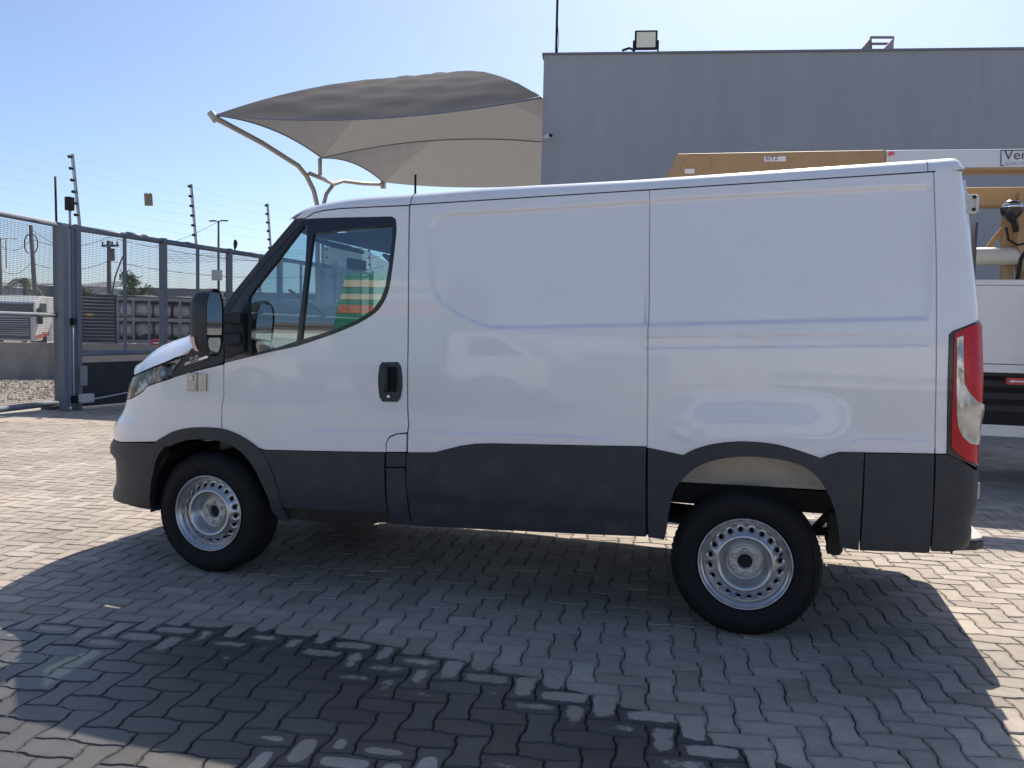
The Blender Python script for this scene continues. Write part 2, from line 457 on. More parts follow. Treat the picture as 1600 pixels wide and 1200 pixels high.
CREASES.append(lambda s, z: -.005*smooth01((s-rcx[0])/.12)*smooth01((3.9-s)/.1)*smooth01((np.interp(s, rcx, rcz)-z+.003)/.014))

FINE_LINES += [rec[:], rib+rib[:1], list(zip(dcx, dcz)), list(zip(rcx, rcz)), list(zip(wsx, wsz))]
SEAM = [(479, 340), (490, 333), (506, 329), (530, 326), (590, 323), (639, 321), (640, 320), (1015, 296.5), (1460, 268), (1508, 265)]
seam = PX(SEAM)
def cr(p, k=4, closed=False):
    p = [np.array(q, float) for q in p]; n = len(p); out = []
    for i in range(n-1):
        p0, p1, p2, p3 = p[max(i-1, 0)], p[i], p[i+1], p[min(i+2, n-1)]
        for j in range(k):
            t = j/k; out.append(tuple(.5*((2*p1)+(-p0+p2)*t+(2*p0-5*p1+4*p2-p3)*t*t+(-p0+3*p1-3*p2+p3)*t**3)))
    out.append(tuple(p[-1])); return out
front_w = [(351, 567), (416, 551), (463, 541), (503, 528), (530, 518), (560, 505), (587, 488), (600, 471), (608, 450), (614, 410), (618.5, 370), (619.5, 350), (618, 342.5), (612, 338.5), (540, 340), (486, 341.5), (478, 343)]
ARCHO = [(244, 690), (257.5, 682), (272.5, 674), (295, 669), (321, 668), (347, 670), (366, 676), (385, 686), (404, 700), (415, 712), (426, 734), (434, 759), (439, 781), (447, 800), (454, 812)]
ARCHI = [(441, 811), (428, 798), (421, 777), (409, 751), (398, 729), (381, 708), (362.5, 695), (340, 688), (314, 686), (291, 687.5), (272.5, 693), (257.5, 699)]
ARCHO = cr(ARCHO); ARCHI = cr(ARCHI)
front_w = front_w[:3]+cr(front_w[2:12], 3)[1:-1]+front_w[12:]
gap0 = [(350, 570), (350, 600), (350.3, 620), (347.5, 632), (346.5, 650), (347, 670)]
gap1 = [(639, 321), (638, 400), (637.5, 480), (637, 540), (636, 600), (636.5, 640), (638, 665), (636.5, 676)]
# fender
sg = XC-1.05      # where the grille begins
bz = inv(184, 690)[1]; hz = inv(203, 625)[1]
fender = PX([(349.5, 569), (296, 582), (266, 592), (247.5, 597.5), (230, 604), (224, 611), (217.5, 616), (204, 624)])+[(sg, hz-.03), (sg, bz)]+PX([(188, 690.5)]+ARCHO[0:21]+[(346.5, 669.7), (346, 650), (347, 632), (349.8, 620), (349.5, 600)])
panel('front_wing', fender, PAINT, van, gap=.0022, res=.045)
# door skin
door_o = PX(gap0[:-1]+[(347.2, 670)]+ARCHO[21:33]+[(415, 703), (520, 705), (604, 706.5), (603.5, 692), (609, 682), (620, 677.5)]+gap1[::-1]+[(590, 323), (530, 326), (506, 329), (490, 333), (479, 340), (478, 343)]+front_w[::-1][1:])
doors = panel('cab_door', door_o, PAINT, van, gap=.0016, res=.045, fine=True)
# door window frame with two openings
qwin = [(473, 353), (480, 353), (477, 410), (471, 470), (463, 533), (430, 544), (388, 554), (388, 464), (402, 445), (432, 407)]
mwin = [(489, 365), (550, 357), (608, 352), (612.5, 355), (613, 368), (608, 410), (602, 447), (594, 468), (582, 484), (556, 501), (527, 513), (500, 522), (469.5, 531), (476, 470), (483, 410)]
fr_o = PX([(351, 567), (352, 497), (362, 480), (384, 448), (420, 404), (478, 343)]+front_w[::-1][1:-1])
qh, mh = PX(qwin), PX(mwin)
fo = panel('window_frame', fr_o, BLACKG, None, holes=[qh, mh], res=.06, off=-.002, thick=.03)
qg = panel('quarter_glass', qh, GLASS, None, off=-.018, thick=0, res=.08)
mg = panel('window_glass', mh, GLASS, None, off=-.018, thick=0, res=.08)
for i in (0, 1):
    for o in (fo[i], qg[i], mg[i]): o.parent = doors[i]
# pillar trim and windscreen edge
PO = [(460, 342), (410, 402), (366, 456), (344, 490)]
pil = PX([(460.5, 342.5), (410, 402), (366, 456), (345, 489), (346, 500), (352, 497), (362, 480), (384, 448), (420, 404), (478, 343)])
panel('pillar_trim', pil, PLAST, van, thick=.04, res=.06, off=.001)
panel('roof_corner', PX([(461, 341.5), (470, 334.5), (480, 328.5), (493, 326), (490, 333), (479, 340)]), PAINT, van, off=-.001, thick=.02)
# trim strip on the wing, behind the headlamp
trim = PX([(349.5, 567), (351, 498), (345, 493), (325, 520), (300, 544), (292.5, 553), (287, 554.5), (247, 570), (210, 585.5), (209, 588), (247.5, 572.5), (287, 558), (272, 581), (266, 592), (269, 589), (296, 582)])
panel('wing_trim', PX([(349.5, 566.5), (351, 498), (345, 493), (325, 520), (300, 544), (292.5, 553), (287.5, 558), (272, 581), (266, 591.5), (296, 581.5)]), PLAST, van, off=.001, thick=.03, gap=.0008)
panel('bonnet_seal', PX([(292, 553), (287, 554.5), (247, 570), (211, 585.5), (212, 587.5), (247.5, 572.5), (287, 557.5)]), BLACKM, van, off=-.001, thick=.02)
# headlamp
hl = PX([(286, 559), (247.5, 573), (212, 588)])
sil = PX([(207.5, 592), (203, 606), (201, 622)])
hl_o = hl+[(hl[-1][0]-.06, hl[-1][1]-.01), (sil[1][0]-.10, sil[1][1]), (sil[2][0]-.07, sil[2][1]-.01)]+PX([(204, 623.5), (217.5, 615.5), (224, 610.5), (230, 603.5), (247.5, 597), (265.5, 591), (271, 581)])
lens = panel('headlight', hl_o, LENS, van, off=.003, thick=.0, res=.04, gap=.002)
inner = panel('reflector', hl_o, LAMPIN, None, off=-.03, thick=.0, res=.03, gap=.004, offfn=lambda s, z: -.02+.018*np.sin(s*60)*np.sin(z*75+s*20))
wall = panel('lamp_housing', hl_o, BLACKM, None, off=-.002, thick=.07, res=.05, holes=[shrink(hl_o, .006)])
for i in (0, 1):
    inner[i].parent = lens[i]; wall[i].parent = lens[i]
# lamp bowls
for sx in (-1, 1):
    for (px_, py_, rr) in ((232, 590, .045), (252, 583, .038)):
        s_, z_ = inv(px_, py_); P = surf(np.array(s_), np.array(z_), -.015)[0]
        b = MB(); b.lathe([(0, .03), (rr*.6, .02), (rr, 0), (rr*1.06, .002)], 20, (0, 0, 0), 'x'); b.v = [(P[0]-.0+v[0], (P[1]+v[1]*1)*sx if sx > 0 else -(P[1]+v[1]), P[2]+v[2]) for v in b.v]
        if sx > 0: b.build('lamp_bowl', LAMPIN, lens[0])
# front bumper
bot = inv(205, 790)[1]
bmp = [(SN, xz) for xz in ()]+[(SN, bz-.003), (SN, .36), (sg, .34)]+PX([(200, 788), (207, 790.5), (235, 796), (250, 797.5), (237, 794), (234, 781), (236, 755), (242.5, 725), (250, 708), (257.5, 699), (262, 692), (244, 692), (188, 691)])+[(sg, bz-.003)]
panel('front_bumper', bmp, PLAST, van, off=.004, thick=.05, res=.04, gap=.001)
panel('grille', [(SN, bz+.005), (sg, bz+.005), (sg, hz-.03), (hl_o[5][0]-.003, hl_o[5][1]), (hl_o[3][0]-.01, hl_o[3][1]-.01), (SN, hl_o[3][1]-.01)], BLACKM, van, off=-.004, thick=.02)
# cladding -------------------------------------------------------------------
def lip(d): return d
panel('arch_trim', PX(ARCHO+ARCHI), PLAST, van, off=.014, thick=.06, res=.03, step=.015, offfn=lambda s, z: 0*s)
panel('door_cladding', PX([(405, 701), (415, 703), (520, 705), (603.5, 706.5), (602.5, 730), (604, 770), (607.5, 800), (540, 797), (445, 793)]+ARCHO[32:52][::-1]), PLAST, van, off=.010, thick=.025, gap=.002)
sillp = PX([(446, 794), (540, 798), (608, 801), (620, 802), (640, 803), (645, 820), (620, 818), (540, 816), (470, 814), (455, 812), (447, 800)])
panel('sill', sillp, RUST, van, off=-.012, thick=.06)
panel('sill_trim', PX([(604.5, 730.5), (634.5, 730.5), (635.5, 745), (637.5, 775), (641.5, 805), (644, 819), (612, 817), (609, 801), (605.5, 770)]), PLAST, van, off=.009, thick=.03, gap=.0015)
panel('trim_insert', PX([(605, 707), (636, 707), (635.5, 729), (604.5, 729)]), PLAST, van, off=.008, thick=.02, gap=.0015)
flap = panel('fuel_flap', PX([(604.8, 706), (604.5, 692), (610, 683), (620, 678.5), (636, 677.5), (635.5, 706)]), PAINT, van, gap=.0015, thick=.02, mirror=False)
panel('side_cladding', PX([(638, 707), (680, 707), (700, 702), (722, 696.5), (745, 693.5), (770, 693), (1010, 698), (1010, 838), (830, 829), (646, 820), (642.5, 805), (639, 775), (637, 740)]), PLAST, van, off=.013, thick=.03, gap=.0012, offfn=lambda s, z: .010*smooth01((z-.5)/.12)-.004)
AR_C = cr([(1068, 711), (1087, 701), (1120, 692.3), (1162, 689.2), (1207.5, 693), (1246.5, 703), (1282, 715.5)])
ARO = [(1013, 700)]+AR_C+[(1296, 710), (1311.5, 706), (1349.5, 707)]
ARI = [(1311.5, 851), (1306.6, 811.5), (1300, 785.5), (1287, 759.5), (1272.5, 740), (1246.5, 724), (1207.5, 715), (1162, 712), (1120, 717), (1087, 730), (1063, 753), (1053, 769), (1047, 792), (1042, 824), (1038.5, 841)]
ARI = cr(ARI)
panel('rear_arch_trim', PX(ARO+[(1346, 785), (1341, 857.5), (1311.5, 852)]+ARI+[(1013, 838)]), PLAST, van, off=.016, thick=.045, res=.03, step=.015, gap=.001)
panel('rear_side_cladding', PX([(1351, 707.5), (1459, 709), (1457, 790), (1452, 860), (1446, 862.5), (1343, 858), (1348, 785)]), PLAST, van, off=.013, thick=.03, gap=.0012)
rz = [xz for xz in RZ]
SE = 5.0
rb_px = PX([(1461.5, 709.5), (1479, 709.5)])
s_rear_mid = S0+float(xrear(.7))-RC-S0+RC*PI/2+.35
tl_low = inv(1500, 719)
zlow = inv(1480, 861.5)[1]
rbump = rb_px+[tl_low, (3.985, tl_low[1]-.055), (4.20, tl_low[1]-.055), (4.20, zlow+.012), (3.97, zlow+.010)]+PX([(1499, 858), (1480, 861.5), (1454, 860.5), (1458.5, 790)])
panel('rear_bumper', rbump, PLAST, van, off=.006, thick=.03, gap=.0014, res=.035)
# white body sides -------------------------------------------------------------
side1 = PX([(641, 320.5), (1014.5, 297), (1013.5, 400), (1013, 480), (1011.5, 520), (1011.5, 600), (1010.5, 697.5), (770, 692.5), (745, 693), (722, 696), (700, 701.5), (680, 706.5), (638, 706.5), (638.5, 676), (639.5, 665), (638, 640), (637.5, 600), (638.5, 540), (639, 480), (639.5, 400)])
panel('side_panel', side1, PAINT, van, gap=.0007, res=.035, step=.02, fine=True)
side2 = PX([(1015.5, 297), (1458, 268.5), (1462, 400), (1462.5, 500), (1461.5, 610), (1459.5, 708.5), (1350, 706.5), (1311.5, 705.5), (1296, 709.5)]+[(a, b-.4) for a, b in AR_C[::-1]]+[(1012, 699.5), (1013, 600), (1013, 520), (1014.5, 480), (1015, 400)])
panel('rear_side_panel', side2, PAINT, van, gap=.0007, res=.035, step=.02, fine=True)
TLO = [(1489, 517), (1482.7, 523), (1480.5, 600), (1479.6, 677.5), (1478.5, 708.7)]
c1 = PX([(1459.5, 268), (1500, 266.3)]); topz = c1[1][1]
cor = c1+[(3.98, topz+.0), (4.02, topz)]
tl_top = inv(1521, 503)
corner = c1+[(4.03, topz), (4.03, tl_top[1]+.03), (tl_top[0]+.02, tl_top[1]+.005)]+PX(TLO)+PX([(1461, 708.5), (1463, 610), (1464, 500), (1463.5, 400)])
panel('rear_pillar', corner, PAINT, van, gap=.0008, res=.03, step=.015)
# dark backing behind the seams
panel('inner_wall', PX([(645, 324), (1500, 270)])+[(3.9, 1.0)]+PX([(1475, 712), (1350, 712), (1300, 722), (1280, 735), (1246.5, 718), (1207.5, 707), (1162, 704), (1120, 709), (1080, 722), (1060, 740), (1015, 790), (1005, 830), (620, 812), (460, 790), (425, 720), (404, 705), (385, 690), (352, 674), (352, 640), (354, 575), (463, 552), (560, 515), (600, 495), (625, 460), (628, 345), (636, 324)]), GAPM, van, off=-.024, thick=0, res=.12, creases=False)
for gx0, gx1 in ((1005, 1020), (1343, 1358), (1452, 1468)):
    panel('seam_backing', PX([(gx0, 716), (gx1, 716), (gx1-4, 838 if gx0 < 1100 else 855), (gx0, 836 if gx0 < 1100 else 855)]), BLACKM, van, off=-.012, thick=0, res=.1)
SEAL = mat('seam_sealer', (.42, .43, .45), .7)
for px_ in (1014, 1461):
    panel('body_seam', PX([(px_-5, 300 if px_ < 1100 else 271), (px_+5, 299 if px_ < 1100 else 271), (px_+4, 700), (px_-4, 700)]), SEAL, van, off=-.0030, thick=0, res=.02, creases=True)
panel('inner_wing', PX([(352, 640), (352, 672), (321, 671), (295, 673), (262, 690), (190, 689)])+[(sg, bz+.01), (sg, hz-.03)]+PX([(210, 622), (240, 606), (300, 587), (346, 575)]), GAPM, van, off=-.03, thick=0, res=.12, creases=False)

# tail lamp --------------------------------------------------------------------
tl_o = PX(TLO)+PX([(1500, 719)])+[(4.02, tl_low[1]-.05), (4.05, tl_low[1]-.045), (4.055, tl_top[1]+.02), (tl_top[0]+.01, tl_top[1]-.003)]
tail = panel('tail_light', tl_o, BLACKG, van, off=.004, thick=.03, res=.03, gap=.001)
red = PX([(1491, 521), (1500, 516.5), (1515, 509)])+[(4.035, inv(1515, 509)[1]+.015), (4.03, tl_low[1]-.03)]+PX([(1508, 719), (1495, 708), (1486, 698), (1487, 650), (1489, 600), (1490, 545)])
clr = PX([(1494, 528.5), (1504, 525), (1504.4, 573), (1506, 600), (1511, 612), (1522, 627)])+[(4.0, inv(1522, 630)[1]-.01), (3.99, inv(1518, 671)[1]), (3.985, inv(1515, 696)[1])]+PX([(1512, 692), (1502, 681.5), (1496, 665), (1494, 645), (1493.6, 600)])
tr = panel('red_lens', red, RED, None, off=.012, thick=.012, res=.02, step=.01)
tc_ = panel('clear_lens', clr, CLEAR, None, off=.017, thick=.008, res=.015, step=.008, offfn=lambda s, z: .002*np.sin(z*34)+.0012*np.sin(s*160+z*30))
for i in (0, 1): tr[i].parent = tail[i]; tc_[i].parent = tail[i]

# roof -------------------------------------------------------------------------
# rail height above the seam, measured along the body
zs_s = [p[0] for p in seam]; zs_z = [p[1] for p in seam]
# silhouette pixels of the roof matched to the seam by s
SIL = [(463, 342), (470, 335), (480, 328), (493, 321), (510, 317), (540, 311), (580, 306), (640, 302.5), (758, 292.5), (986, 280), (1310, 257), (1455, 247), (1500, 243.5)]
sil3 = []
for x, y in SIL:
    P = atY(x, y, -.845); sil3.append((P.x, P.z))
sx_ = [p[0] for p in sil3]; sz_ = [p[1] for p in sil3]
XF = sil3[0][0]; XE = float(xrear(2.2))-.005
rows = []
xs = list(np.linspace(XF, XF+.35, 12))+list(np.linspace(XF+.42, XE-.06, 34))+[XE-.045, XE-.03, XE-.018, XE-.008, XE]
p0 = (seam[0][0], seam[0][1])
for x in xs:
    zt = float(np.interp(x, sx_, sz_)); 
    ze = float(np.interp(x, zs_s, zs_z)) if x > zs_s[0] else zt-.012-.02*(x-XF)/(max(zs_s[0]-XF, 1e-3))
    h = max(zt-ze, .012)
    ye = float(halfw(ze)); er = 0
    if x > XE-.05: er = .045-math.sqrt(max(.045**2-(x-(XE-.045))**2, 0)) if x > XE-.045 else 0
    row = []
    bow = .13*math.exp(-((x-XF)/.28))
    prof = [(-.0, -.004), (.004, .15*h), (.012, .38*h), (.024, .62*h), (.042, .83*h), (.065, .95*h), (.095, 1.01*h), (.15, 1.04*h), (.28, 1.12*h), (.5, 1.0*h+.018), (ye, h+.028)]
    full = [(-(ye-a), ze+b) for a, b in prof]; full += [(-y, z) for y, z in full[:-1][::-1]]
    for y, z in full:
        v = y/ye
        row.append((x-bow*(1-v*v), y*(1-er*.3), z-er*(1 if z > ze+.3*h else 0)))
    rows.append(row)
rb = MB(); rb.grid(rows)
roof = rb.build('roof', PAINT, van)
# rubber seam strip between roof and side
sm = MB(); pts = [tuple(surf(np.array(a), np.array(b), -.001)[0]) for a, b in seam]; sm.tube(pts, .0035, 6); sm.build('roof_seam', BLACKM, van)
sm = MB(); sm.tube([(p[0], -p[1], p[2]) for p in pts], .0035, 6); sm.build('roof_seam', BLACKM, van)
# roof joints
for xj in (zs_s[6]+.004, 3.725):
    r0 = min(rows, key=lambda r: abs(r[3][0]-xj)); t = MB()
    k = xs.index(min(xs, key=lambda a: abs(a-xj))); j = k+1 if xs[k] < xj else k-1
    f = (xj-xs[k])/(xs[j]-xs[k]) if xs[j] != xs[k] else 0
    t.tube([tuple(lerp(np.array(a), np.array(b), f)+np.array([0, 0, .0005])) for a, b in zip(rows[k], rows[j])], .0022, 5); t.build('roof_joint', mat('joint_sealer', (.3, .3, .3), .8) if xj > 3 else GAPM, van)

# bonnet -----------------------------------------------------------------------
he = PX([(210, 585.5), (228, 577.5), (247, 569.5), (267, 562), (287, 554), (293, 552), (300, 543.5), (312, 530), (325, 517), (345, 490)])
ex = [surf0(np.array(a), np.array(b)) for a, b in he]
rows_h = []
hs = [-.045, 0, .04, .1, .2, .3, .42, .54, .66, .78, .9, 1.0]
arc = np.concatenate([[0], np.cumsum([np.linalg.norm(ex[i+1]-ex[i]) for i in range(len(ex)-1)])]); arc /= arc[-1]
for t in hs:
    tt = max(t, 0); E = np.array([np.interp(tt, arc, [e[k] for e in ex]) for k in range(3)])
    if t < 0: E = E+np.array([-.012, .02, -.03])
    bow = lerp(.33, .22, tt)*(1 if t >= 0 else 1.02); rise = lerp(.065, .14, smooth01((tt)/.3))-.05*smooth01((tt-.6)/.4)+(-.015 if t < 0 else 0)
    row = []
    for v in np.linspace(-1, 1, 33):
        a = abs(v)
        row.append((E[0]-bow*(1-a**2.6), -E[1]*v*-1*-1 if False else E[1]*(-v)*-1 if False else abs(E[1])*v, E[2]+rise*(1-a**5)))
    rows_h.append(row)
hb = MB(); hb.grid(rows_h); bon = hb.build('bonnet', PAINT, van)

# windscreen -------------------------------------------------------------------
pe = [surf0(np.array(a), np.array(b)) for a, b in PX([(345, 489), (366, 456), (388, 429), (410, 402), (435, 372), (461, 342)])]
rows_w = []
arcw = np.linspace(0, 1, len(pe))
for t in np.linspace(0, 1, 12):
    E = np.array([np.interp(t, arcw, [e[k] for e in pe]) for k in range(3)]); bow = lerp(.22, .13, t)
    rows_w.append([(E[0]-bow*(1-v*v), abs(E[1])*v*.995, E[2]+.012*(1-v*v)) for v in np.linspace(-1, 1, 25)])
wb = MB(); wb.grid(rows_w); wsn = wb.build('windscreen', WSGLASS, van)
cw = MB(); cw.tube([(a[0]-.01, a[1], a[2]-.012) for a in rows_w[0]], .022, 8); cw.build('cowl', BLACKM, van)
for sg_ in (-1, 1):
    wp = MB(); k = 10 if sg_ < 0 else 19
    a = rows_w[0][k]; b = rows_w[3][max(k-8, 1)]
    wp.bar((a[0]-.03, a[1], a[2]), (b[0]-.03, b[1], b[2]+.01), .02, .012); wp.build('wiper', BLACKM, van)

# rear face --------------------------------------------------------------------
zz = np.linspace(.62, 2.17, 14)
for nm, y0, y1 in (('rear_door', -.80, -.004), ('rear_door', .004, .80)):
    g = MB(); g.grid([[(float(xrear(z))+.004+.012*math.cos(y/.8*1.5), y, z) for y in np.linspace(y0, y1, 9)] for z in zz])
    rd = g.build(nm, PAINT, van, solid=.02)
    h = MB(); h.box((3.98, (y0+y1)/2-.25, 1.55), (3.99, (y0+y1)/2+.25, 2.0)); h.build('door_window', BLACKG, rd)
g = MB(); g.grid([[(float(xrear(z))-.02, y, z) for y in (-.86, -.3, .3, .86)] for z in np.linspace(.46, 2.2, 10)]); g.build('rear_wall', BLACKM, van)
# hinge brackets on the left rear door edge
def bracket(px0, py0, px1, py1, Y=-.80):
    a = atY(px0, py0, Y); b = atY(px1, py1, Y); t = MB()
    t.box((a.x-.03, Y-.012, b.z), (b.x-.006, Y+.02, a.z)); t.box((b.x-.014, Y-.02, b.z+.006), (b.x, Y+.03, a.z-.006))
    o = t.build('door_hinge', mat('hinge_paint', (.62, .63, .6), .4, dirt=(.3, .28, .22), dscale=30), van, bevel=.003)
    for zf in (.17, .83): k = MB(); k.lathe([(0, -.026), (.007, -.024), (.007, 0)], 10, (b.x-.02, Y-.0, lerp(b.z, a.z, zf))); k.build('hinge_bolt', BLACKM, o)
    return o
bracket(1514, 304, 1527.5, 333)
bracket(1517, 751, 1528.5, 780, -.83)
# rear step
a = atZ(1538, 836, .40)
st = MB(); zt = atX(1538, 838, 4.05).z
X1 = atY(1538, 838, -.72).x; z1 = atY(1514, 841.5, -.80).z; z0 = atY(1530, 861, -.8).z
prof = [(3.86, -.86), (X1-.05, -.80), (X1-.01, -.755), (X1, -.68), (X1, .68), (X1-.01, .755), (X1-.05, .80), (3.86, .86)]
st.prism([(x, y, z1-.012) for x, y in prof], (0, 0, -(z1-.012-z0))); sto = st.build('rear_step', PLAST, van, bevel=.006)
st = MB(); st.prism([(x-.004, y*.993, z1-.011) for x, y in prof], (0, 0, .012)); st.build('step_tread', mat('step_tread_grey', (.42, .41, .39), .6, var=.15, scale=30, bump=.3, bscale=120), sto, bevel=.003)

# door handle, lock, box, badge ---------------------------------------------------
def on(px, py, off=0): 
    s_, z_ = inv(px, py); return Vector(surf(np.array(s_), np.array(z_), off)[0])
hp = PX([(597, 566), (622, 565.5), (626.5, 572), (629, 590), (629, 605), (626, 622), (621, 628), (598, 627.5), (593.5, 620), (591.5, 603), (591.5, 588), (593.5, 572)])
hnd = panel('door_handle', hp, PLAST, doors[0], off=.006, thick=.012, mirror=False, res=.02, offfn=lambda s, z: 0*s)[0]
well = PX([(601, 573), (621, 573), (622, 590), (620, 612), (601, 612), (600, 590)])
panel('handle_recess', well, GAPM, hnd, off=.0075, thick=0, mirror=False)
hb_ = MB(); a = on(606.5, 573, .02); b = on(606, 611, .02); m1 = on(606, 580, .034); m2 = on(606, 603, .034)
hb_.tube([a-Vector((0, -.014, 0)), m1, m2, b-Vector((0, -.014, 0))], [.012, .013, .013, .012], 10); hb_.build('grip', PLAST, hnd)
lk = MB(); c = on(608, 619.5, .006); lk.lathe([(.0105, 0), (.0105, -.004), (.008, -.006), (.0025, -.006), (0, -.004)], 20, c); lk.build('lock', CHROME, hnd)
# security box on the wing
bx0 = on(297.5, 582, 0); bx1 = on(323, 612, 0)
bb = MB(); x0, x1 = bx0.x, bx1.x; yb = min(bx0.y, bx1.y)
bb.box((x0-.01, yb-.018, bx1.z), (x0+.055, yb+.02, bx0.z)); bb.box((x0+.0555, yb-.012, bx1.z+.003), (x1+.004, yb+.02, bx0.z-.004))
lbx = bb.build('lock_box', BRUSH, van, bevel=.002)
k = MB(); k.lathe([(.013, 0), (.013, -.006), (.011, -.008), (.006, -.008), (.005, -.004), (0, -.004)], 20, (x0+.024, yb-.018, lerp(bx1.z, bx0.z, .72))); k.build('lock_barrel', CHROME, lbx)
k = MB(); k.box((x0-.006, yb-.0205, bx1.z+.012), (x0+.046, yb-.0185, bx1.z+.034)); k.build('label_plate', mat('plate_label', (.62, .61, .57), .4), lbx)
# badge
r_ = (on(338, 560)-on(292, 572)).normalized(); 
b0 = on(289, 571.5, .004); b1 = on(328, 559, .004); w = (b1-b0); up = Vector((0, 0, 1))
bd = MB(); bd.prism([b0, b0+Vector((0.006, 0, .018)), b1+Vector((.0, 0, .016)), b1+Vector((-.012, 0, -.002))], (0, -.003, 0)); badge = bd.build('badge', CHROME, van)
textobj('badge_text', 'HI-MATIC', .0135, DKPRINT, badge, b0+w*.25+Vector((0, -.0055, .004)), w, up)
textobj('model_number', '30-130', .022, WHT, van, b0+w*.22+Vector((.0, -.006, .022)), w, up)

# mirrors ------------------------------------------------------------------------
YM = -1.20
def P2(px, py, Y=YM): return atY(px, py, Y)
mz1 = P2(318, 451).z; mz0 = P2(320, 556).z; mx0 = P2(298, 500).x+.045; mx1 = P2(334, 500).x
def mirror_arm(flip):
    ca_, sa_ = math.cos(.08), math.sin(.08); xc_ = mx0+.06
    def f(p):
        x_, y_ = p[0]-xc_, p[1]-YM
        return (xc_+x_*ca_-y_*sa_, (YM+x_*sa_+y_*ca_)*flip, p[2])
    f0 = lambda p: (p[0], p[1]*flip, p[2])
    root = empty('wing_mirror'); root.parent = van
    # shell: stack of rounded sections facing back (+x)
    shell = MB(); zz = np.linspace(mz0, mz1, 15); H = mz1-mz0; zc = (mz0+mz1)/2
    rows_ = []
    for z in zz:
        t = (z-zc)/(H/2); e = (1-abs(t)**4)**.5 if abs(t) < 1 else 0
        wy = .088*max(e, .25)*(1-.12*max(-t, 0)); dx = .105*max(e**.8, .12)
        row = []
        for a in np.linspace(0, PI, 13):
            row.append((mx0+.085-dx*math.sin(a)**.7, YM-.01+wy*math.cos(a)*-1, z))
        row = [(row[0][0]+.03, row[0][1]*1+.002, z)]+row+[(row[-1][0]+.03, row[-1][1]-.002, z)]
        rows_.append(row)
    shell.grid(rows_)
    top = [p for p in rows_[-1]]; bot_ = [p for p in rows_[0]]
    shell.add(top, [tuple(range(len(top)))]); shell.add(bot_, [tuple(range(len(bot_)))[::-1]])
    shell.v = [f(p) for p in shell.v]
    sh = shell.build('mirror_shell', PLAST, root)
    # closing face
    xb = mx0+.105
    back = MB(); pl = []
    for z in zz: 
        t = (z-zc)/(H/2); e = (1-abs(t)**4)**.5 if abs(t) < 1 else 0; wy = .086*max(e, .25)*(1-.12*max(-t, 0)); pl.append((z, wy))
    back.prism([f((xb-.006, YM-.01-w_, z)) for z, w_ in pl]+[f((xb-.006, YM-.01+w_, z)) for z, w_ in pl[::-1]], (.005, 0, 0)); back.build('mirror_back', BLACKM, root)
    def gl(za, zb, nm):
        q = MB(); L = [(z, w_-.013) for z, w_ in pl if za < z < zb]; L = [(za, L[0][1])]+L+[(zb, L[-1][1]*.85)]
        q.prism([f((xb+.001, YM-.01-w_, z)) for z, w_ in L]+[f((xb+.001, YM-.01+w_, z)) for z, w_ in L[::-1]], (.004, 0, 0)); return q.build(nm, MIRROR, root)
    gl(mz0+.115, mz1-.02, 'mirror_glass'); gl(mz0+.015, mz0+.10, 'wide_angle_glass')
    am = MB(); rr_ = [r for r in rows_[1:5]]
    am.grid([[(p[0]-.0025, p[1]*1.004-.001, p[2]) for p in r[2:9]] for r in rr_]); am.v = [f(p) for p in am.v]; am.build('turn_signal', AMBER, root)
    for (pa, pb) in (((336, 497), (374, 497)), ((336, 532), (374, 529))):
        a = P2(pa[0], pa[1], -1.12); b = Vector(on(*pb, .01)); ar = MB()
        ar.v = []; ar.bar(f0((a.x-.02, YM+.07, a.z)), f0((b.x-.0, b.y+.0, b.z)), .085, .066, up=(0, 0, 1)); ar.build('mirror_arm', PLAST, root, bevel=.01)
    return root
mirror_arm(1); mirror_arm(-1)
mp = MB(); 
panel('mirror_mount', PX([(352, 500), (381, 488), (383, 549), (353, 561)]), PLAST, van, off=.012, thick=.02, gap=.002)

# wheels ---------------------------------------------------------------------------
def tyre_mesh(yo, sgn):
    t = MB(); W = .222; R0 = .214
    pr = [(R0, .022), (.228, .008), (.245, -.001), (.272, -.006), (.300, -.004), (.322, .004), (.334, .014), (.343, .022), (.350, .034), (.3525, .05)]
    full = pr+[(.353, .07)]
    for g in (.075, .108, .141):
        full += [(.353, g), (.345, g+.001), (.345, g+.007), (.353, g+.008)]
    full += [(r, W-h) for r, h in pr[::-1]]
    t.lathe([(r, sgn*h) for r, h in full], 72, (0, yo, 0))
    # shoulder tread blocks
    for k in range(68):
        a = 2*PI*k/68; ca, sa = math.cos(a), math.sin(a); c2, s2 = math.cos(a+.055), math.sin(a+.055)
        q = [(.335*ca, yo+sgn*.010, .335*sa), (.335*c2, yo+sgn*.010, .335*s2), (.355*c2, yo+sgn*.038, .355*s2), (.355*ca, yo+sgn*.038, .355*sa), (.3553*c2, yo+sgn*.065, .3553*s2), (.3553*ca, yo+sgn*.065, .3553*sa)]
        t.add(q, [(0, 1, 2, 3), (3, 2, 4, 5)])
    # raised sidewall rings
    t.lathe([(.252, sgn*-.003), (.2525, sgn*-.0055), (.2555, sgn*-.0062), (.256, sgn*-.004)], 72, (0, yo, 0))
    t.lathe([(.318, sgn*.001), (.319, sgn*-.002), (.323, sgn*-.001), (.324, sgn*.004)], 72, (0, yo, 0))
    return t
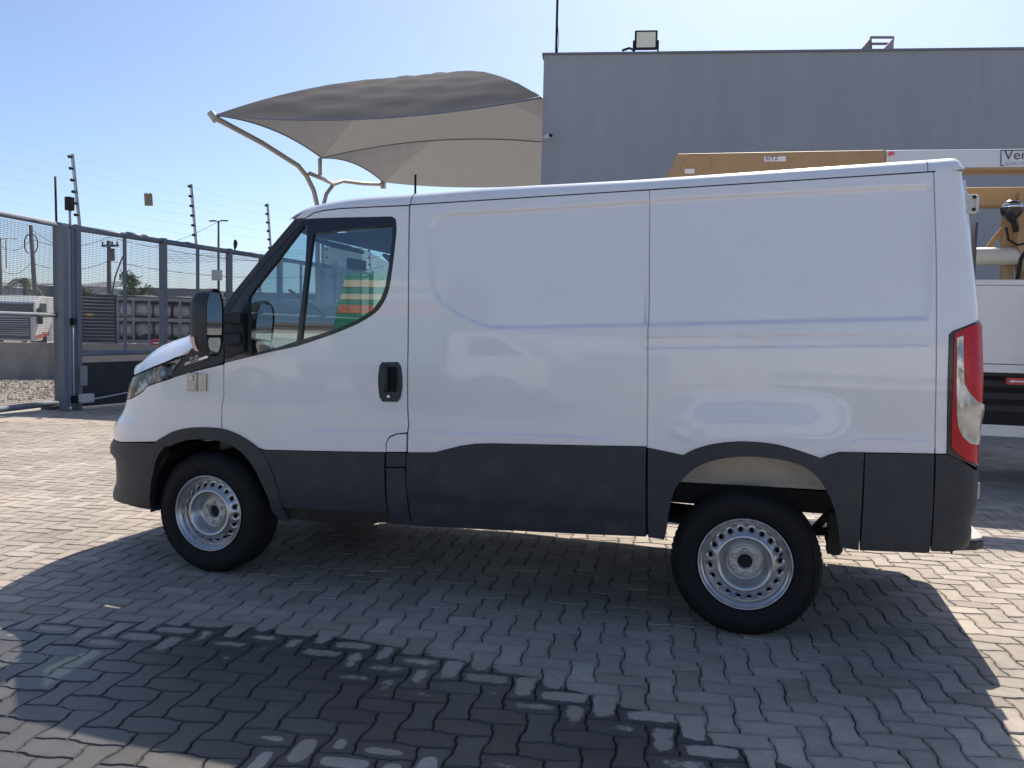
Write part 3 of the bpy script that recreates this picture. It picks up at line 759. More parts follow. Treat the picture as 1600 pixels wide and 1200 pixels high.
def disc_ring(yo, sgn):
    """slanted ring with twenty holes cut through it"""
    ra, rb = .141, .186; L = 2*PI*.165; n = 20
    V, Fc = cdt([(0, ra), (L/n, ra), (L/n, rb), (0, rb)], [[(L/n/2+.0112*math.cos(a), .165+.0105*math.sin(a)) for a in np.linspace(0, 2*PI, 14, endpoint=False)]], res=.5, step=.012)
    v = []; f = []
    for k in range(n):
        o = len(v)
        for a, r in V:
            th = (a+k*L/n)/.165; h = .016+.030*((r-.141)/.045)
            v.append((r*math.cos(th), yo+sgn*float(h), r*math.sin(th)))
        f += [tuple(i+o for i in q) for q in Fc]
        hole = [(L/n/2+.0112*math.cos(a), .165+.0105*math.sin(a)) for a in np.linspace(0, 2*PI, 14, endpoint=False)]
        o = len(v)
        for a, r in hole:
            th = (a+k*L/n)/.165; h = .016+.030*((r-.141)/.045)
            v.append((r*math.cos(th), yo+sgn*h, r*math.sin(th))); v.append((r*.99*math.cos(th), yo+sgn*(h+.006), r*.99*math.sin(th)))
        for i in range(14): j = (i+1) % 14; f.append((o+2*i, o+2*j, o+2*j+1, o+2*i+1))
    return v, f
def make_wheel(name, cx, yo, sgn, phase=0.):
    """yo: outer plane of the wheel; sgn +1 when the inside of the wheel lies towards +y"""
    w = empty(name, (cx, 0, 0)); w.parent = van; w.location = (cx, 0, .352); w.rotation_euler = (0, phase, 0)
    ty = tyre_mesh(yo, sgn).build('tyre', TYRE, w)
    r = MB()
    lipp = [(.207, .05), (.2185, .018), (.2225, .006), (.221, -.001), (.2165, -.002), (.2135, .004), (.210, .013), (.2045, .018), (.1985, .021), (.1965, .028), (.1945, .045), (.1915, .050), (.1885, .0495), (.186, .046)]
    r.lathe([(a, sgn*h) for a, h in lipp], 72, (0, yo, 0))
    v, f = disc_ring(yo, sgn); r.add(v, f, True)
    dish = [(.141, .016), (.1385, .0125), (.135, .0100), (.130, .0085), (.125, .0092), (.119, .0125), (.113, .020), (.106, .034), (.098, .050), (.091, .061), (.085, .066), (.0815, .066), (.079, .062), (.078, .058)]
    r.lathe([(a, sgn*h) for a, h in dish], 72, (0, yo, 0))
    rim = r.build('rim', STEEL, w)
    lt = MB(); rg_ = random.Random(int(cx*10)+5)
    for base in (.5, 2.6, 4.4):
        for k in range(9):
            a = base+k*.075; ww = rg_.uniform(.012, .022)
            for rr0, rr1 in ((.281, .2845), (.293, .2965)) if k % 2 else ((.281, .2965),):
                da = ww if k % 2 else .010
                q4 = [((rr0 if i < 2 else rr1)*math.cos(a+(da if i in (1, 2) else 0)), yo-sgn*.0068, (rr0 if i < 2 else rr1)*math.sin(a+(da if i in (1, 2) else 0))) for i in range(4)]
                lt.prism(q4, (0, sgn*.004, 0))
    lt.build('sidewall_marks', TYRE, ty)['kind'] = 'stuff'
    b = MB(); b.lathe([(.079, sgn*.060), (.0765, sgn*.056), (.074, sgn*.0545), (.038, sgn*.0545), (.036, sgn*.057), (.036, sgn*.10)], 48, (0, yo, 0)); b.build('hub', HUBM, w)
    b = MB(); b.lathe([(.037, sgn*.085), (0, sgn*.085)], 24, (0, yo, 0)); b.build('hub_bore', BLACKM, w)
    for k in range(6):
        a = PI/2+k*PI/3+.05; b = MB(); c = (.057*math.cos(a), yo+sgn*.0545, .057*math.sin(a))
        b.lathe([(.0125, 0), (.0125, -sgn*.004), (.010, -sgn*.005), (.009, -sgn*.015), (.006, -sgn*.017), (0, -sgn*.017)], 12, c); b.build('wheel_bolt', HUBM, w)
    b = MB(); a = PI*.11; b.tube([(.178*math.cos(a), yo+sgn*.04, .178*math.sin(a)), (.172*math.cos(a), yo+sgn*.012, .172*math.sin(a)), (.170*math.cos(a), yo-sgn*.0, .170*math.sin(a))], .0045, 8); b.build('valve', BLACKM, w)
    b = MB(); b.lathe([(.19, sgn*.075), (.04, sgn*.075)], 32, (0, yo, 0)); b.lathe([(.19, sgn*.075), (.20, sgn*.16), (.2, sgn*.2), (.02, sgn*.2)], 32, (0, yo, 0)); b.build('brake_drum', BLACKM, w)
    return w
make_wheel('wheel', 0, -.978, 1, 1.15); make_wheel('wheel', 3.0, -.972, 1, 0)
make_wheel('wheel', 0, .978, -1, .4); make_wheel('wheel', 3.0, .972, -1, .9)

# underside ---------------------------------------------------------------------------
for sy in (-1, 1):
    lin = MB(); rr = []
    for a in np.linspace(.10, PI+.1, 22):
        rr.append([(.02+.43*math.cos(a)*1.02, sy*y, .36+.415*math.sin(a)) for y in (.955, .62)])
    lin.grid(rr); lin.grid([[(-.42, sy*.62, .42), (.46, sy*.62, .42)], [(-.42, sy*.62, .8), (.46, sy*.62, .8)]]); lin.build('wheel_liner', BLACKM, van)
    # white inner wheelhouse over the rear wheel
    zb = atY(1120, 757, -.66).z; zb2 = atY(1250, 761, -.66).z
    wh = MB(); wh.grid([[(2.2, sy*.66, zb-.003), (3.75, sy*.66, zb2+.004)], [(2.2, sy*.66, 1.25), (3.75, sy*.66, 1.25)]], False); 
    wh.grid([[(2.2, sy*.672, zb-.004), (3.75, sy*.672, zb2+.003)], [(2.2, sy*.672, zb+.020), (3.75, sy*.672, zb2+.027)]], False)
    for xx in (2.62, 3.24): wh.bar((xx, sy*.663, zb+.03), (xx, sy*.663, 1.2), .006, .004)
    wh.build('wheelhouse', WHEELHOUSE, van)
    ch = MB(); ch.box((-.6, sy*.5-.035, .52), (2.2, sy*.5+.035, .68)); ch.box((2.2, sy*.6-.035, zb-.115), (3.85, sy*.6+.035, zb-.004)); ch.build('chassis_rail', RUST, van)
    sp = MB(); sp.tube([(2.32, sy*.62, .55), (2.6, sy*.62, .47), (3.0, sy*.62, .445), (3.4, sy*.62, .47), (3.66, sy*.62, .50)], .022, 6)
    sp.bar((3.66, sy*.62, .50), (3.60, sy*.62, .68), .05, .03); sp.bar((3.25, sy*.58, .36), (3.48, sy*.58, .66), .035); sp.bar((2.3, sy*.62, .55), (2.3, sy*.62, .7), .05); sp.build('leaf_spring', RUST, van)
    mf = MB(); mf.lathe([(0, 0), (.03, .002), (.035, .01), (.035, .25), (0, .26)], 16, (3.42, sy*.78-(.0 if sy < 0 else .26), .42)); mf.bar((3.41, sy*.76, .40), (3.41, sy*.76, .60), .06, .10); mf.build('bump_stop', RUST, van)
fl = MB(); fl.box((-.75, -.62, .70), (2.2, .62, .73)); fl.box((.5, -.95, .60), (2.3, .95, .63)); fl.box((2.2, -.655, .80), (3.86, .655, .83)); fl.box((3.55, -.93, .66), (3.86, .93, .69)); fl.build('floor_pan', RUST, van)
ax = MB(); ax.tube([(3.0, -.76, .352), (3.0, -.2, .352), (3.0, -.12, .352), (3.0, .12, .352), (3.0, .2, .352), (3.0, .76, .352)], [.05, .05, .13, .13, .05, .05], 16); ax.build('rear_axle', RUST, van)
ax = MB(); ax.tube([(0, -.76, .352), (0, .76, .352)], .04, 10); ax.tube([(.2, 0, .48), (2.9, 0, .38)], .04, 10); ax.box((-.5, -.3, .33), (.6, .3, .7)); ax.build('drivetrain', RUST, van)
ax = MB(); ax.box((1.0, -.45, .36), (1.9, -.1, .6)); ax.tube([(.6, .35, .38), (1.4, .4, .36), (2.3, .35, .36), (2.7, .35, .55), (3.3, .35, .55), (3.7, .35, .42)], .035, 10); ax.build('fuel_tank', RUST, van, bevel=.03)
ax = MB(); ax.bar((3.42, -.62, .56), (3.42, .62, .56), .05); ax.bar((3.5, -.58, .47), (3.85, -.58, .47), .04); ax.build('cross_member', RUST, van)

# cab interior -----------------------------------------------------------------------
cab = MB(); cab.grid([[(1.24, y, z) for y in (-.9, 0, .9)] for z in (.6, 1.4, 2.12)], False); cab.build('bulkhead', INTL, van)
cl = MB(); cl.grid([[(x, y, lerp(1.955, 1.985, (x-.5)/.75)) for y in (-.87, 0, .87)] for x in (.56, .8, 1.24)], False); cl.grid([[(p[0]+.014, p[1]*.98, p[2]-.004) for p in rows_w[-2][::4]], [(.57, y, 1.955) for y in np.linspace(-.87, .87, 7)]], False); cl.grid([[(p[0]+.014, p[1]*.98, p[2]-.004) for p in rows_w[-1][::4]], [(p[0]+.014, p[1]*.98, p[2]-.004) for p in rows_w[-2][::4]]], False); cl.grid([[(.6, .9, z) for z in (1.9, 2.1)], [(1.24, .9, z) for z in (1.9, 2.1)]], False); cl.build('headlining', INTL, van)
da = MB(); dp = [(.02, 1.38), (.10, 1.40), (.28, 1.36), (.40, 1.29), (.45, 1.2), (.42, 1.05), (.36, .8), (0, .7)]
da.prism([(x, -.88, z) for x, z in dp], (0, 1.76, 0)); dash = da.build('dashboard', INT, van, bevel=.02)
ve = MB(); ve.lathe([(.055, .0), (.055, -.012), (.045, -.012), (.045, 0)], 24, (.455, -.72, 1.22), 'x')
for k in range(5): ve.box((.457, -.765, 1.185+k*.016), (.463, -.675, 1.190+k*.016))
ve.build('air_vent', BLACKM, dash)
sw = MB(); c = Vector((.56, -.42, 1.22)); ax_ = Vector((-.55, 0, -.83)).normalized(); e1 = Vector((0, 1, 0)); e2 = ax_.cross(e1)
sw.tube([c+(e1*math.cos(a)+e2*math.sin(a))*.20 for a in np.linspace(0, 2*PI, 33)], .014, 8, False); sw.bar(c-e1*.19, c+e1*.19, .05, .02, e2); sw.bar(c, c+e2*.19, .04, .02, e1); sw.tube([c, c+ax_*.3], .03, 8); sw.build('steering_wheel', BLACKM, van)
def seat(y0, w):
    s = MB(); s.box((.72, y0-w/2, .88), (1.17, y0+w/2, 1.02)); s.build('seat_cushion', SEATM, van, bevel=.03)
    s = MB(); s.bar((1.14, y0, 1.0), (1.2, y0, 1.52), w*.95, .1, up=(0, 1, 0)); s.v = [(v[0], v[1], v[2]) for v in s.v]; s.build('seat_back', SEATM, van, bevel=.03)
seat(-.45, .48)
s_ = MB(); s_.box((1.10, -.69, 1.0), (1.20, -.22, 1.56)); s_.box((1.10, -.56, 1.6), (1.2, -.34, 1.80)); s_.box((1.14, -.48, 1.56), (1.16, -.42, 1.6)); s_.build('driver_seat_back', SEATM, van, bevel=.04)
s_ = MB(); s_.box((.72, 0, .88), (1.17, .82, 1.02)); s_.box((1.10, 0, 1.0), (1.2, .82, 1.56)); s_.box((1.10, .08, 1.6), (1.2, .30, 1.78)); s_.box((1.10, .5, 1.6), (1.2, .72, 1.78)); s_.build('bench_seat', SEATM, van, bevel=.04)
vz = MB(); vz.bar((.585, -.62, 1.94), (.70, -.62, 1.90), .42, .02, up=(0, 0, 1)); vz.build('sun_visor', INTL, van, bevel=.006)
vz = MB(); vz.bar((.585, .35, 1.94), (.70, .35, 1.83), .55, .02); vz.build('sun_visor', INTL, van, bevel=.006)
rm = MB(); rm.box((.42, -.12, 1.83), (.45, .12, 1.90)); rm.build('rear_view_mirror', BLACKM, van, bevel=.008)
for o in list(COL.objects):
    if o.parent is van: o.matrix_parent_inverse = Matrix.Translation(-van.location)

# ================================================================== GROUND AND PAVING
def paver_material():
    m = bpy.data.materials.new('concrete_paver'); m.use_nodes = True; nt = m.node_tree; n = nt.nodes; l = nt.links; b = n['Principled BSDF']
    def math_(op, a=None, b_=None, c=None, clamp=False):
        q = n.new('ShaderNodeMath'); q.operation = op; q.use_clamp = clamp
        for i, v in enumerate((a, b_, c)):
            if v is None: continue
            if isinstance(v, (int, float)): q.inputs[i].default_value = v
            else: l.new(v, q.inputs[i])
        return q.outputs[0]
    def rng(v, a, b_, c=0., d=1., smooth=True):
        q = n.new('ShaderNodeMapRange'); q.interpolation_type = 'SMOOTHSTEP' if smooth else 'LINEAR'
        for i, x in zip((1, 2, 3, 4), (a, b_, c, d)): q.inputs[i].default_value = x
        l.new(v, q.inputs[0]); return q.outputs[0]
    def noise(scale, det=6, rough=.6, vec=None, off=0):
        q = n.new('ShaderNodeTexNoise'); q.inputs['Scale'].default_value = scale; q.inputs['Detail'].default_value = det; q.inputs['Roughness'].default_value = rough
        l.new(vec or pos, q.inputs['Vector']); return q.outputs[0]
    g = n.new('ShaderNodeNewGeometry'); pos = g.outputs['Position']
    sp = n.new('ShaderNodeSeparateXYZ'); l.new(pos, sp.inputs[0]); X, Y = sp.outputs[0], sp.outputs[1]
    uv = n.new('ShaderNodeUVMap'); uv.uv_map = 'UVMap'; su = n.new('ShaderNodeSeparateXYZ'); l.new(uv.outputs[0], su.inputs[0])
    ce = math_('MINIMUM', math_('MINIMUM', su.outputs[0], math_('SUBTRACT', 2.0, su.outputs[0])), math_('MINIMUM', su.outputs[1], math_('SUBTRACT', 1.0, su.outputs[1])))
    hf = math_('SUBTRACT', math_('MULTIPLY', su.outputs[1], 2), 1); hf = math_('SUBTRACT', 1, math_('MULTIPLY', hf, hf))
    lf = math_('SUBTRACT', su.outputs[0], 1); lf = math_('MULTIPLY', lf, lf); lf = math_('SUBTRACT', 1, math_('MULTIPLY', lf, lf))
    isl = math_('MULTIPLY', hf, lf)
    ce = rng(ce, 0.03, .42)
    oi = n.new('ShaderNodeObjectInfo'); at = n.new('ShaderNodeAttribute'); at.attribute_name = 'tone'
    rnd = math_('FRACT', math_('ADD', oi.outputs['Random'], at.outputs['Fac']))
    # colour
    cr = n.new('ShaderNodeValToRGB'); e = cr.color_ramp.elements; e[0].position = 0; e[0].color = (.315, .268, .224, 1); e[1].position = 1; e[1].color = (.49, .43, .365, 1)
    k = cr.color_ramp.elements.new(.35); k.color = (.43, .37, .31, 1); k = cr.color_ramp.elements.new(.7); k.color = (.375, .325, .275, 1)
    l.new(rnd, cr.inputs[0])
    big = rng(noise(.9, 6, .65), .3, .7, .74, 1.2, False); med = rng(noise(14, 6, .7), .3, .7, .86, 1.12, False); fine = rng(noise(260, 4, .8), .25, .75, .80, 1.2, False)
    edge = rng(ce, 0, .35, .82, 1.0)
    mul = math_('MULTIPLY', math_('MULTIPLY', big, med), math_('MULTIPLY', fine, edge))
    spots = rng(noise(3.2, 3, .55), .70, .76, 1.0, .45); mul = math_('MULTIPLY', mul, spots)
    # damp stain: follows the joints first, dry islands left in the middle of the pavers
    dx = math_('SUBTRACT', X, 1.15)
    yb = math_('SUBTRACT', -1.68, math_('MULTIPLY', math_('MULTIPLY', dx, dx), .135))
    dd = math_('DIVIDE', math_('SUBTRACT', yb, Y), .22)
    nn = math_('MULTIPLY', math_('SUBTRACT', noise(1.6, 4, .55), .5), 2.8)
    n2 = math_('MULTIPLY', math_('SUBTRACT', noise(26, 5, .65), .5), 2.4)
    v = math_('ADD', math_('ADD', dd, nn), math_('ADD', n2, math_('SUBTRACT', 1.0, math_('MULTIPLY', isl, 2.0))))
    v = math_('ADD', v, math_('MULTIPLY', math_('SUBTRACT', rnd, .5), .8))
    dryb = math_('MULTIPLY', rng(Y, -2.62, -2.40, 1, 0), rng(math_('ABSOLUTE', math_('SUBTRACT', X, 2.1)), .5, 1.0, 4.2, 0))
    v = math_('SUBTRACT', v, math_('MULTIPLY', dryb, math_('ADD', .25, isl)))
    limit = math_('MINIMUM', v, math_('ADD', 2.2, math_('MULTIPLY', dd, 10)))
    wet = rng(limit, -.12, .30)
    # damp halo round the wet area
    col = n.new('ShaderNodeVectorMath'); col.operation = 'SCALE'; l.new(cr.outputs[0], col.inputs[0]); l.new(mul, col.inputs['Scale'])
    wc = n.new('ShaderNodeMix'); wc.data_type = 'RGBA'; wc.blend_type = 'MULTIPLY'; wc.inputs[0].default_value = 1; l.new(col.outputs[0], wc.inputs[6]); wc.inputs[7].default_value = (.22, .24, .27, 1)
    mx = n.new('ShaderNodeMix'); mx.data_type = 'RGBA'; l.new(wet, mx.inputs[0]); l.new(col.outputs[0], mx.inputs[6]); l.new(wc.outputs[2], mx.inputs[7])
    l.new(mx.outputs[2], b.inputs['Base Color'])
    ro = math_('ADD', rng(wet, 0, 1, .78, .34, False), math_('MULTIPLY', math_('SUBTRACT', noise(40), .5), .25)); l.new(ro, b.inputs['Roughness'])
    bp = n.new('ShaderNodeBump'); bp.inputs['Strength'].default_value = .55; bp.inputs['Distance'].default_value = .003
    h = math_('ADD', noise(210, 5, .75), math_('MULTIPLY', noise(12, 4), 1.2)); l.new(h, bp.inputs['Height']); l.new(bp.outputs[0], b.inputs['Normal'])
    return m
PAVM = paver_material()
def joint_material():
    m = mat('joint_sand', (.055, .049, .042), .95, var=.35, scale=30, coords='World', bump=.5, bscale=200)
    nt = m.node_tree; n = nt.nodes; l = nt.links; b = n['Principled BSDF']; src = b.inputs['Base Color'].links[0].from_socket
    g = n.new('ShaderNodeNewGeometry'); sp = n.new('ShaderNodeSeparateXYZ'); l.new(g.outputs['Position'], sp.inputs[0])
    def inside(s, lo, hi):
        a = n.new('ShaderNodeMath'); a.operation = 'GREATER_THAN'; l.new(s, a.inputs[0]); a.inputs[1].default_value = lo
        c = n.new('ShaderNodeMath'); c.operation = 'LESS_THAN'; l.new(s, c.inputs[0]); c.inputs[1].default_value = hi
        d = n.new('ShaderNodeMath'); d.operation = 'MULTIPLY'; l.new(a.outputs[0], d.inputs[0]); l.new(c.outputs[0], d.inputs[1]); return d.outputs[0]
    d = n.new('ShaderNodeMath'); d.operation = 'MULTIPLY'; l.new(inside(sp.outputs[0], -7.4, 7.6), d.inputs[0]); l.new(inside(sp.outputs[1], -4.1, 8.1), d.inputs[1])
    nz = n.new('ShaderNodeTexNoise'); nz.inputs['Scale'].default_value = 9; l.new(g.outputs['Position'], nz.inputs['Vector'])
    cr = n.new('ShaderNodeValToRGB'); cr.color_ramp.elements[0].position = .3; cr.color_ramp.elements[0].color = (.31, .265, .22, 1); cr.color_ramp.elements[1].position = .7; cr.color_ramp.elements[1].color = (.43, .375, .315, 1); l.new(nz.outputs[0], cr.inputs[0])
    mx = n.new('ShaderNodeMix'); mx.data_type = 'RGBA'; l.new(d.outputs[0], mx.inputs[0]); l.new(cr.outputs[0], mx.inputs[6]); l.new(src, mx.inputs[7]); l.new(mx.outputs[2], b.inputs['Base Color'])
    return m
def sheet(name, x0, x1, y0, y1, z, m, nx=1, ny=1):
    g = MB(); g.grid([[(lerp(x0, x1, i/nx), lerp(y0, y1, j/ny), z) for i in range(nx+1)] for j in range(ny+1)], False)
    return tag(g.build(name, m, fix=False), kind='structure')
paving = sheet('paving', -7.35, 30, -30, 40, -.012, joint_material())
UNIT = .11; AMP = .0058; ANG = math.radians(7); GAP = .0016; CHF = .0045
def paver_shape(horizontal):
    """16-sided zigzag paver of two units, lower left corner at (0, 0), even parity"""
    sgn = lambda i, j: 1 if (i+j) % 2 == 0 else -1
    def node(i, j): return np.array([i*UNIT+AMP*sgn(i, j), j*UNIT+AMP*sgn(i, j)])
    def edge(a, b):
        A, B = node(*a), node(*b); out = [A]
        if a[1] == b[1]:       # horizontal: flat, slant, flat
            out += [np.array([lerp(A[0], B[0], .36), A[1]]), np.array([lerp(A[0], B[0], .64), B[1]])]
        else: out += [np.array([A[0], lerp(A[1], B[1], .36)]), np.array([B[0], lerp(A[1], B[1], .64)])]
        return out
    c = [(0, 0), (1, 0), (2, 0), (2, 1), (1, 1), (0, 1)] if horizontal else [(0, 0), (1, 0), (1, 1), (1, 2), (0, 2), (0, 1)]
    P = []
    for k in range(6): P += edge(c[k], c[(k+1) % 6])
    out = []
    for i, p in enumerate(P):     # drop the collinear mid-side nodes -> 16 corners
        a, b = P[i-1], P[(i+1) % len(P)]
        if abs(np.cross(p-a, b-p)) > 1e-8: out.append(tuple(p))
    return out
def paver_geo(horizontal, par):
    P = paver_shape(horizontal)
    if par: # odd parity: mirrored zigzag
        w = (2 if horizontal else 1)*UNIT; P = [(w-x, y) for x, y in P][::-1]
        h = (1 if horizontal else 2)*UNIT
    cx, cy = (UNIT, UNIT/2) if horizontal else (UNIT/2, UNIT)
    outer = shrink(P, GAP); inner = shrink(P, GAP+CHF)
    v = [(x-cx, y-cy, 0) for x, y in inner]+[(x-cx, y-cy, -.0065) for x, y in outer]
    n = len(P); f = [tuple(range(n))]+[(i, n+i, n+(i+1) % n, (i+1) % n) for i in range(n)]
    uvs = []
    for x, y, z in v:
        a, b = (x+cx)/UNIT, (y+cy)/UNIT
        uvs.append((a, b) if horizontal else (b, a))
    return v, f, uvs
geos = {}
for hz_ in (True, False): geos[hz_] = paver_geo(hz_, 0)
ca, sa = math.cos(ANG), math.sin(ANG); OX, OY = 3.0, -1.0
cells = []
for i in range(-130, 60):
    for j in range(-50, 110):
        k = (i-j) % 4
        if k == 0: h, cx_, cy_ = True, (i+1)*UNIT, (j+.5)*UNIT
        elif k == 3: h, cx_, cy_ = False, (i+.5)*UNIT, (j+1)*UNIT
        else: continue
        x = OX+cx_*ca-cy_*sa; y = OY+cx_*sa+cy_*ca
        if -7.33 < x < 7.55 and -4.05 < y < 8.05: cells.append((x, y, h, (i+j) % 2))
# parity of every paver's lower left node decides the sign of its zigzag
geo4 = {}
for hz_ in (True, False):
    geo4[(hz_, 0)] = geos[hz_]
    A0 = AMP; AMP = -AMP; geo4[(hz_, 1)] = paver_geo(hz_, 0); AMP = A0
def mesh_from(v, f, uvs, name, tones=None):
    me = bpy.data.meshes.new(name); me.from_pydata(v, [], f)
    ul = me.uv_layers.new(name='UVMap'); li = np.zeros(len(me.loops), dtype=np.int32); me.loops.foreach_get('vertex_index', li)
    ul.data.foreach_set('uv', np.array(uvs, dtype=np.float32)[li].ravel())
    if tones is not None:
        a = me.attributes.new('tone', 'FLOAT', 'POINT'); a.data.foreach_set('value', np.array(tones, dtype=np.float32))
    me.materials.append(PAVM); return me
size = []
for idx, (x, y, h, p) in enumerate(cells):
    q = proj((x, y, 0)); d = np.linalg.norm(np.array([x, y, 0])-CO)
    vis = -20 < q[0] < 1620 and 0 < q[1] < 1215 and (np.array([x, y, 0])-CO)@CF > 0
    size.append((-(CH/d**3) if vis else 1, idx))
size.sort(); near = set(i for s_, i in size[:296] if s_ < 0)
shared = {k: mesh_from(*g, 'paver') for k, g in geo4.items()}
rv, rf, ru, rt = [], [], [], []
rng_ = random.Random(3)
for idx, (x, y, h, p) in enumerate(cells):
    dz = rng_.uniform(-.0022, .0012); tx, ty = rng_.gauss(0, .006), rng_.gauss(0, .006); rot = ANG+rng_.gauss(0, .006); jx, jy = rng_.gauss(0, .0006), rng_.gauss(0, .0006)
    if idx in near:
        o = bpy.data.objects.new('paver', shared[(h, p)]); COL.objects.link(o); o.parent = paving
        o.location = (x+jx, y+jy, dz); o.rotation_euler = (tx, ty, rot); continue
    v, f, u = geo4[(h, p)]; c_, s_ = math.cos(rot), math.sin(rot); o_ = len(rv)
    for a, b, z in v: rv.append((x+jx+a*c_-b*s_, y+jy+a*s_+b*c_, dz+z+a*ty*-1+b*tx))
    rf += [tuple(i+o_ for i in q) for q in f]; ru += u; rt += [rng_.random()]*len(v)
o = bpy.data.objects.new('pavers', mesh_from(rv, rf, ru, 'pavers', rt)); COL.objects.link(o); o.parent = paving; o['kind'] = 'stuff'

DUST = mat('dusty_concrete', (.42, .37, .31), .95, var=.25, scale=1.6, coords='World', bump=.4, bscale=60, dirt=(.2, .175, .15), dscale=2.3, damt=.8)
GRAV = mat('gravel', (.42, .37, .31), .95, var=.45, scale=16, coords='World', bump=1.0, bscale=18, dirt=(.22, .19, .15), dscale=9, damt=.7)
SOIL = mat('bare_ground', (.27, .24, .2), .95, var=.25, scale=.4, coords='World', bump=.3, bscale=5)
sheet('gate_apron', -9.8, -7.35, -30, 40, -.004, DUST)
sheet('gravel_verge', -60, -9.8, -30, 70, -.008, GRAV)
gs = MB(); gs.grid([[(x, y, -.03-.0*abs(x)) for x in (-1500, -61, 31, 1500)] for y in (-1500, -31, 71, 1500)], False); tag(gs.build('ground', SOIL, fix=False), kind='structure')
# loose gravel stones on the verge, where they can be told apart
gv = MB(); rg = random.Random(5)
for _ in range(2600):
    x, y = rg.uniform(-15.5, -9.9), rg.uniform(4, 12.5); r = rg.uniform(.015, .05)
    p = [(x+r*math.cos(a+rg.random()), y+r*math.sin(a+rg.random()), 0) for a in np.arange(0, 2*PI, PI/2)]
    gv.add(p+[(x, y, r*.7)], [(0, 1, 4), (1, 2, 4), (2, 3, 4), (3, 0, 4)])
tag(gv.build('gravel_stones', GRAV, fix=False), 'loose gravel stones scattered over the verge outside the gate', 'gravel', kind='stuff')

# ================================================================== GATE AND FENCE
FGREY = mat('fence_paint', (.17, .20, .25), .5, var=.15, scale=12, dirt=(.28, .22, .16), dscale=14, damt=.35)
FLIGHT = mat('galvanised_tube', (.42, .44, .46), .4, metal=.5, var=.15, scale=20)
WIREM = mat('mesh_wire', (.13, .14, .16), .6)
PANELB = mat('kick_panel_black', (.03, .034, .042), .55, var=.2, scale=4, dirt=(.08, .075, .07), dscale=3, damt=.5)
WBOX = mat('white_plastic', (.6, .6, .6), .5)
FX0, FY0, FK = -7.78, 8.22, .043
def fpt(px, z=None, py=None, off=0):
    """point of the fence plane seen at pixel column px"""
    y_ = py if py is not None else 450
    d = ray(px, y_); o = CO
    # plane x - FK*y = FX0 - FK*FY0
    c = FX0-FK*FY0; t = (c-(o[0]-FK*o[1]))/(d[0]-FK*d[1]); P = Vector(o+d*t)
    if z is not None: P.z = z
    return P
def mesh_panel(name, A, B, z0, z1, parent, step=.029, r=.0031):
    """wire mesh between two ground points"""
    A = Vector((A.x, A.y, 0)); B = Vector((B.x, B.y, 0)); L = (B-A).length; d = (B-A)/L; nrm = Vector((-d.y, d.x, 0))
    v = []; f = []
    def rod(p, q, u1, u2):
        o = len(v)
        for c in (p, q):
            v.extend([c+u1*r, c-u1*r*.5+u2*r*.87, c-u1*r*.5-u2*r*.87])
        f.extend([(o, o+1, o+4, o+3), (o+1, o+2, o+5, o+4), (o+2, o, o+3, o+5)])
    k = int(L/step)
    for i in range(k+1):
        p = A+d*(i*L/k); rod(p+Vector((0, 0, z0)), p+Vector((0, 0, z1)), nrm, d)
    k = int((z1-z0)/step)
    for i in range(k+1):
        z = Vector((0, 0, z0+(z1-z0)*i/k)); rod(A+z, B+z, nrm, Vector((0, 0, 1)))
    me = bpy.data.meshes.new(name); me.from_pydata([tuple(p) for p in v], [], f); o = link(name, me, WIREM, parent); o['kind'] = 'stuff'; return o
fence = empty('mesh_fence', (FX0, FY0, 0), 'tall grey steel fence with fine wire mesh and black kick panel running behind the bonnet', 'fence')
def rel(o, root): o.matrix_parent_inverse = Matrix.Translation(-root.location); return o
def post(px, w, z0, z1, nm='post', root=fence, dpt=None, m=FGREY):
    p = fpt(px); b = MB(); b.box((p.x-w*.5, p.y-w*.5, z0), (p.x+w*.5, p.y+w*.5, z1)); return b.build(nm, m, root, bevel=.006)
thick = [121, 255, 358, 437, 498, 545, 580]; thin = [195, 309, 406, 470, 523, 564]
for px in thick: post(px, .105 if px != 121 else .09, 0, 3.06)
for px in thin: post(px, .05, .9, 2.98, 'thin_post')
allp = sorted(thick+thin)
for a, b in zip(thick[:-1], thick[1:]):
    A, B = fpt(a), fpt(b); d = (B-A).normalized()*.055
    q = MB(); q.tube([(A.x, A.y, 3.0), (B.x, B.y, 3.0)], .05, 10); q.build('top_rail', FGREY, fence)
    q = MB(); q.tube([(A.x, A.y, .93), (B.x, B.y, .93)], .048, 10); q.build('bottom_rail', FGREY, fence)
    mesh_panel('wire_mesh', A+d, B-d, .98, 2.95, fence)
    q = MB(); C1 = A+Vector((.02, 0, 0)); C2 = B+Vector((.02, 0, 0)); q.bar((C1.x, C1.y, .41), (C2.x, C2.y, .41), .03, .74); q.build('kick_panel', PANELB, fence)
# wrapping on the rail where the tubes were spliced
A = fpt(199, 3.015); B = fpt(228, 3.01); q = MB(); q.tube([A, B], .062, 10); q.build('rail_sleeve', FGREY, fence)
A = fpt(290, 3.05); B = fpt(303, 3.03); q = MB(); q.bar(A, B, .10, .02); q.build('rail_bracket', FGREY, fence)
# gate motor rod, box and plate
P = atX(126, 572, -7.72); Q = atX(133, 602, -7.72); q = MB(); q.box((P.x-.02, P.y, Q.z), (P.x+.03, Q.y+.02, P.z)); q.build('hinge_plate', FLIGHT, fence)
P = atX(126, 616, -7.68); Q = atX(144, 628, -7.68); q = MB(); q.box((P.x-.05, P.y, Q.z), (P.x+.05, Q.y, P.z)); mo = q.build('motor_box', WBOX, fence, bevel=.01)
q = MB(); a = atX(144, 624, -7.66); b = atX(232, 607, -7.66); q.tube([a, b], .012, 8); q.build('drive_rod', WBOX, fence)
